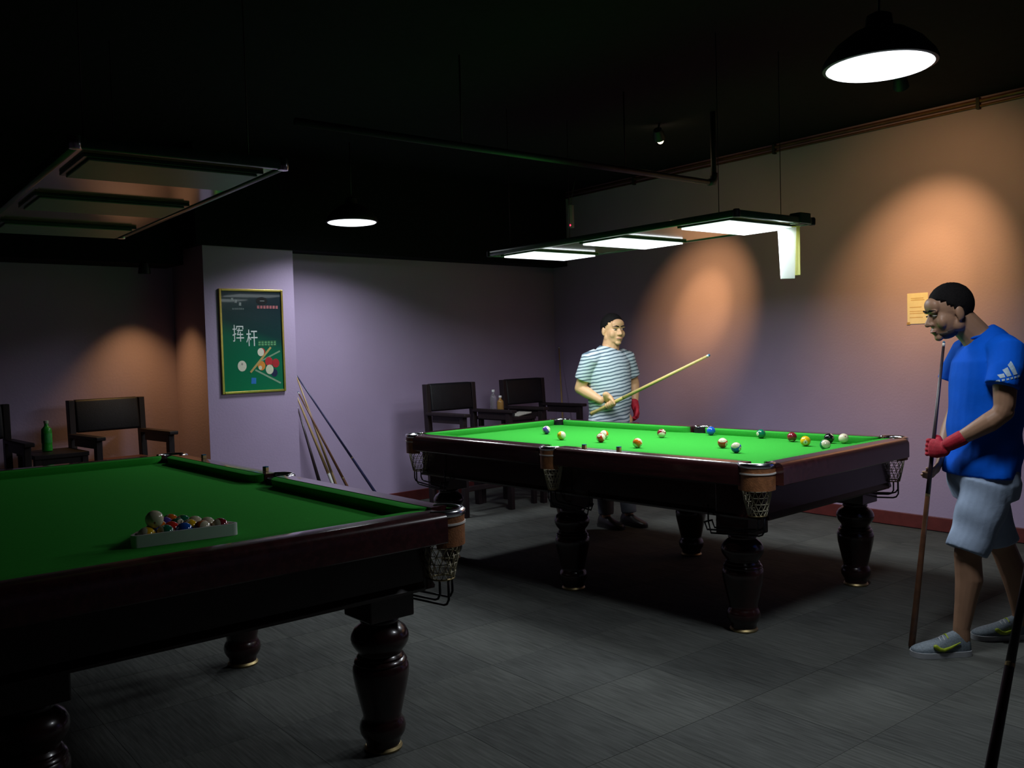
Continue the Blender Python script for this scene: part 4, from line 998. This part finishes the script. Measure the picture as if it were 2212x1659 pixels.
tube(bm, [RS, (RS+RE)/2, RE], [0.056, 0.052, 0.043]); tube(bm, [RE, RE*0.6+wr*0.4, wr], [0.043, 0.044, 0.029])
grip_hand(bm, hc, qd, wr-hc)
tube(bm, [LS, (LS+LE)/2, LE], [0.056, 0.050, 0.042]); tube(bm, [LE, LE*0.6+lw*0.4, lw], [0.042, 0.040, 0.028])
relaxed_hand(bm, lw, (0.15, -0.25, -0.95), (-0.9, -0.3, 0), side=-1, curl=0.75)
LEGS = (((-0.07, -0.02), (-0.06, -0.03)), ((0.085, 0.02), (0.125, 0.03)))
for (hx_, hy_), (fx_, fy_) in LEGS:
    tube(bm, [(hx_, hy_, 0.82), (hx_*0.6+fx_*0.4, hy_, 0.46), (fx_, fy_, 0.12), (fx_, fy_, 0.07)], [0.085, 0.055, 0.036, 0.036])
obj('body', voxel(bm, 0.0052, 3), SKIN1, m1, True)
face_bits(m1, HM1)
bm = bmesh.new(); relaxed_hand(bm, lw, (0.15, -0.25, -0.95), (-0.9, -0.3, 0), grow=0.0035, side=-1, curl=0.75)
tube(bm, [lw + V((-0.002, 0.005, 0.018)), lw + V((0.006, -0.01, -0.03))], [0.033, 0.031]); obj('glove', voxel(bm, 0.004, 2), GLOVE, m1, True)
bm = bmesh.new()
tube(bm, [Y1(0, 0, 0.80), Y1(0, 0, 0.88), Y1(0, -0.01, 0.98), Y1(0, -0.012, 1.08), Y1(0, -0.005, 1.20), Y1(0, 0, 1.28), Y1(0, 0.002, 1.335), Y1(0.0, 0.004, 1.372), Y1(0.005, 0.004, 1.388)],
     [(0.178, 0.140), (0.176, 0.142), (0.178, 0.146), (0.182, 0.145), (0.190, 0.135), (0.188, 0.120), (0.158, 0.100), (0.105, 0.080), (0.078, 0.068)], ref=sref, seg=28, round_caps=False)
for A, Bq in ((RS, RE), (LS, LE)):
    ctr = Y1(0, 0, 1.32); A0 = A*0.65 + ctr*0.35
    tube(bm, [A0 + V((0, 0, 0.012)), A, A*0.55 + Bq*0.45, A*0.30 + Bq*0.70], [0.068, 0.076, 0.070, 0.069], seg=20, round_caps=False)
me = voxel(bm, 0.006, 4); b2 = bmesh.new(); b2.from_mesh(me)
for v in b2.verts:
    z = v.co.z; k = max(0, min(1, (1.2-z)/0.3)); q = 0.005*math.sin(30*z + 20*v.co.x) * k
    n_ = V((v.co.x, v.co.y, 0)); v.co += n_.normalized()*q if n_.length > 0 else n_
s1 = obj('shirt', b2, STRIPES, m1, True)
bm = bmesh.new(); ring = []
for k in range(29):
    a = 2*PI*k/28; p = Y1(0.006 + 0.073*math.cos(a), 0.002 + 0.064*math.sin(a), 1.386 + 0.010*math.sin(a)); ring.append(p)
tube(bm, ring, 0.0065, seg=8, round_caps=False); obj('collar', bm, CUENAVY, s1, True)
bm = bmesh.new()
tube(bm, [Y1(0, 0, 0.845), Y1(0, 0, 0.78), Y1(0, 0, 0.72)], [(0.165, 0.130), (0.170, 0.132), (0.160, 0.125)], ref=sref, seg=24, round_caps=False)
for (hx_, hy_), (fx_, fy_) in LEGS:
    tube(bm, [(hx_, hy_, 0.80), (hx_*0.6+fx_*0.4, hy_, 0.48), (fx_, fy_, 0.10)], [0.098, 0.078, 0.060], seg=20, round_caps=False)
obj('trousers', voxel(bm, 0.007, 3), TROUSER, m1, True)
for (_, (fx_, fy_)) in LEGS:
    shoe(m1, (fx_ - 0.045, fy_ + 0.055), (fx_ + 0.110, fy_ - 0.150), SHOEBLACK)
R4 = Matrix.Translation((-4.688, 5.300, 0)) @ Matrix.Rotation(ARZ, 4, 'Z')
cue(R4 @ Q0, R4 @ Q1, CUEWOOD, CUEWOOD, 'pale maple cue held out by the man in the striped shirt', r0=0.0160, r1=0.0090, bl=0.30)
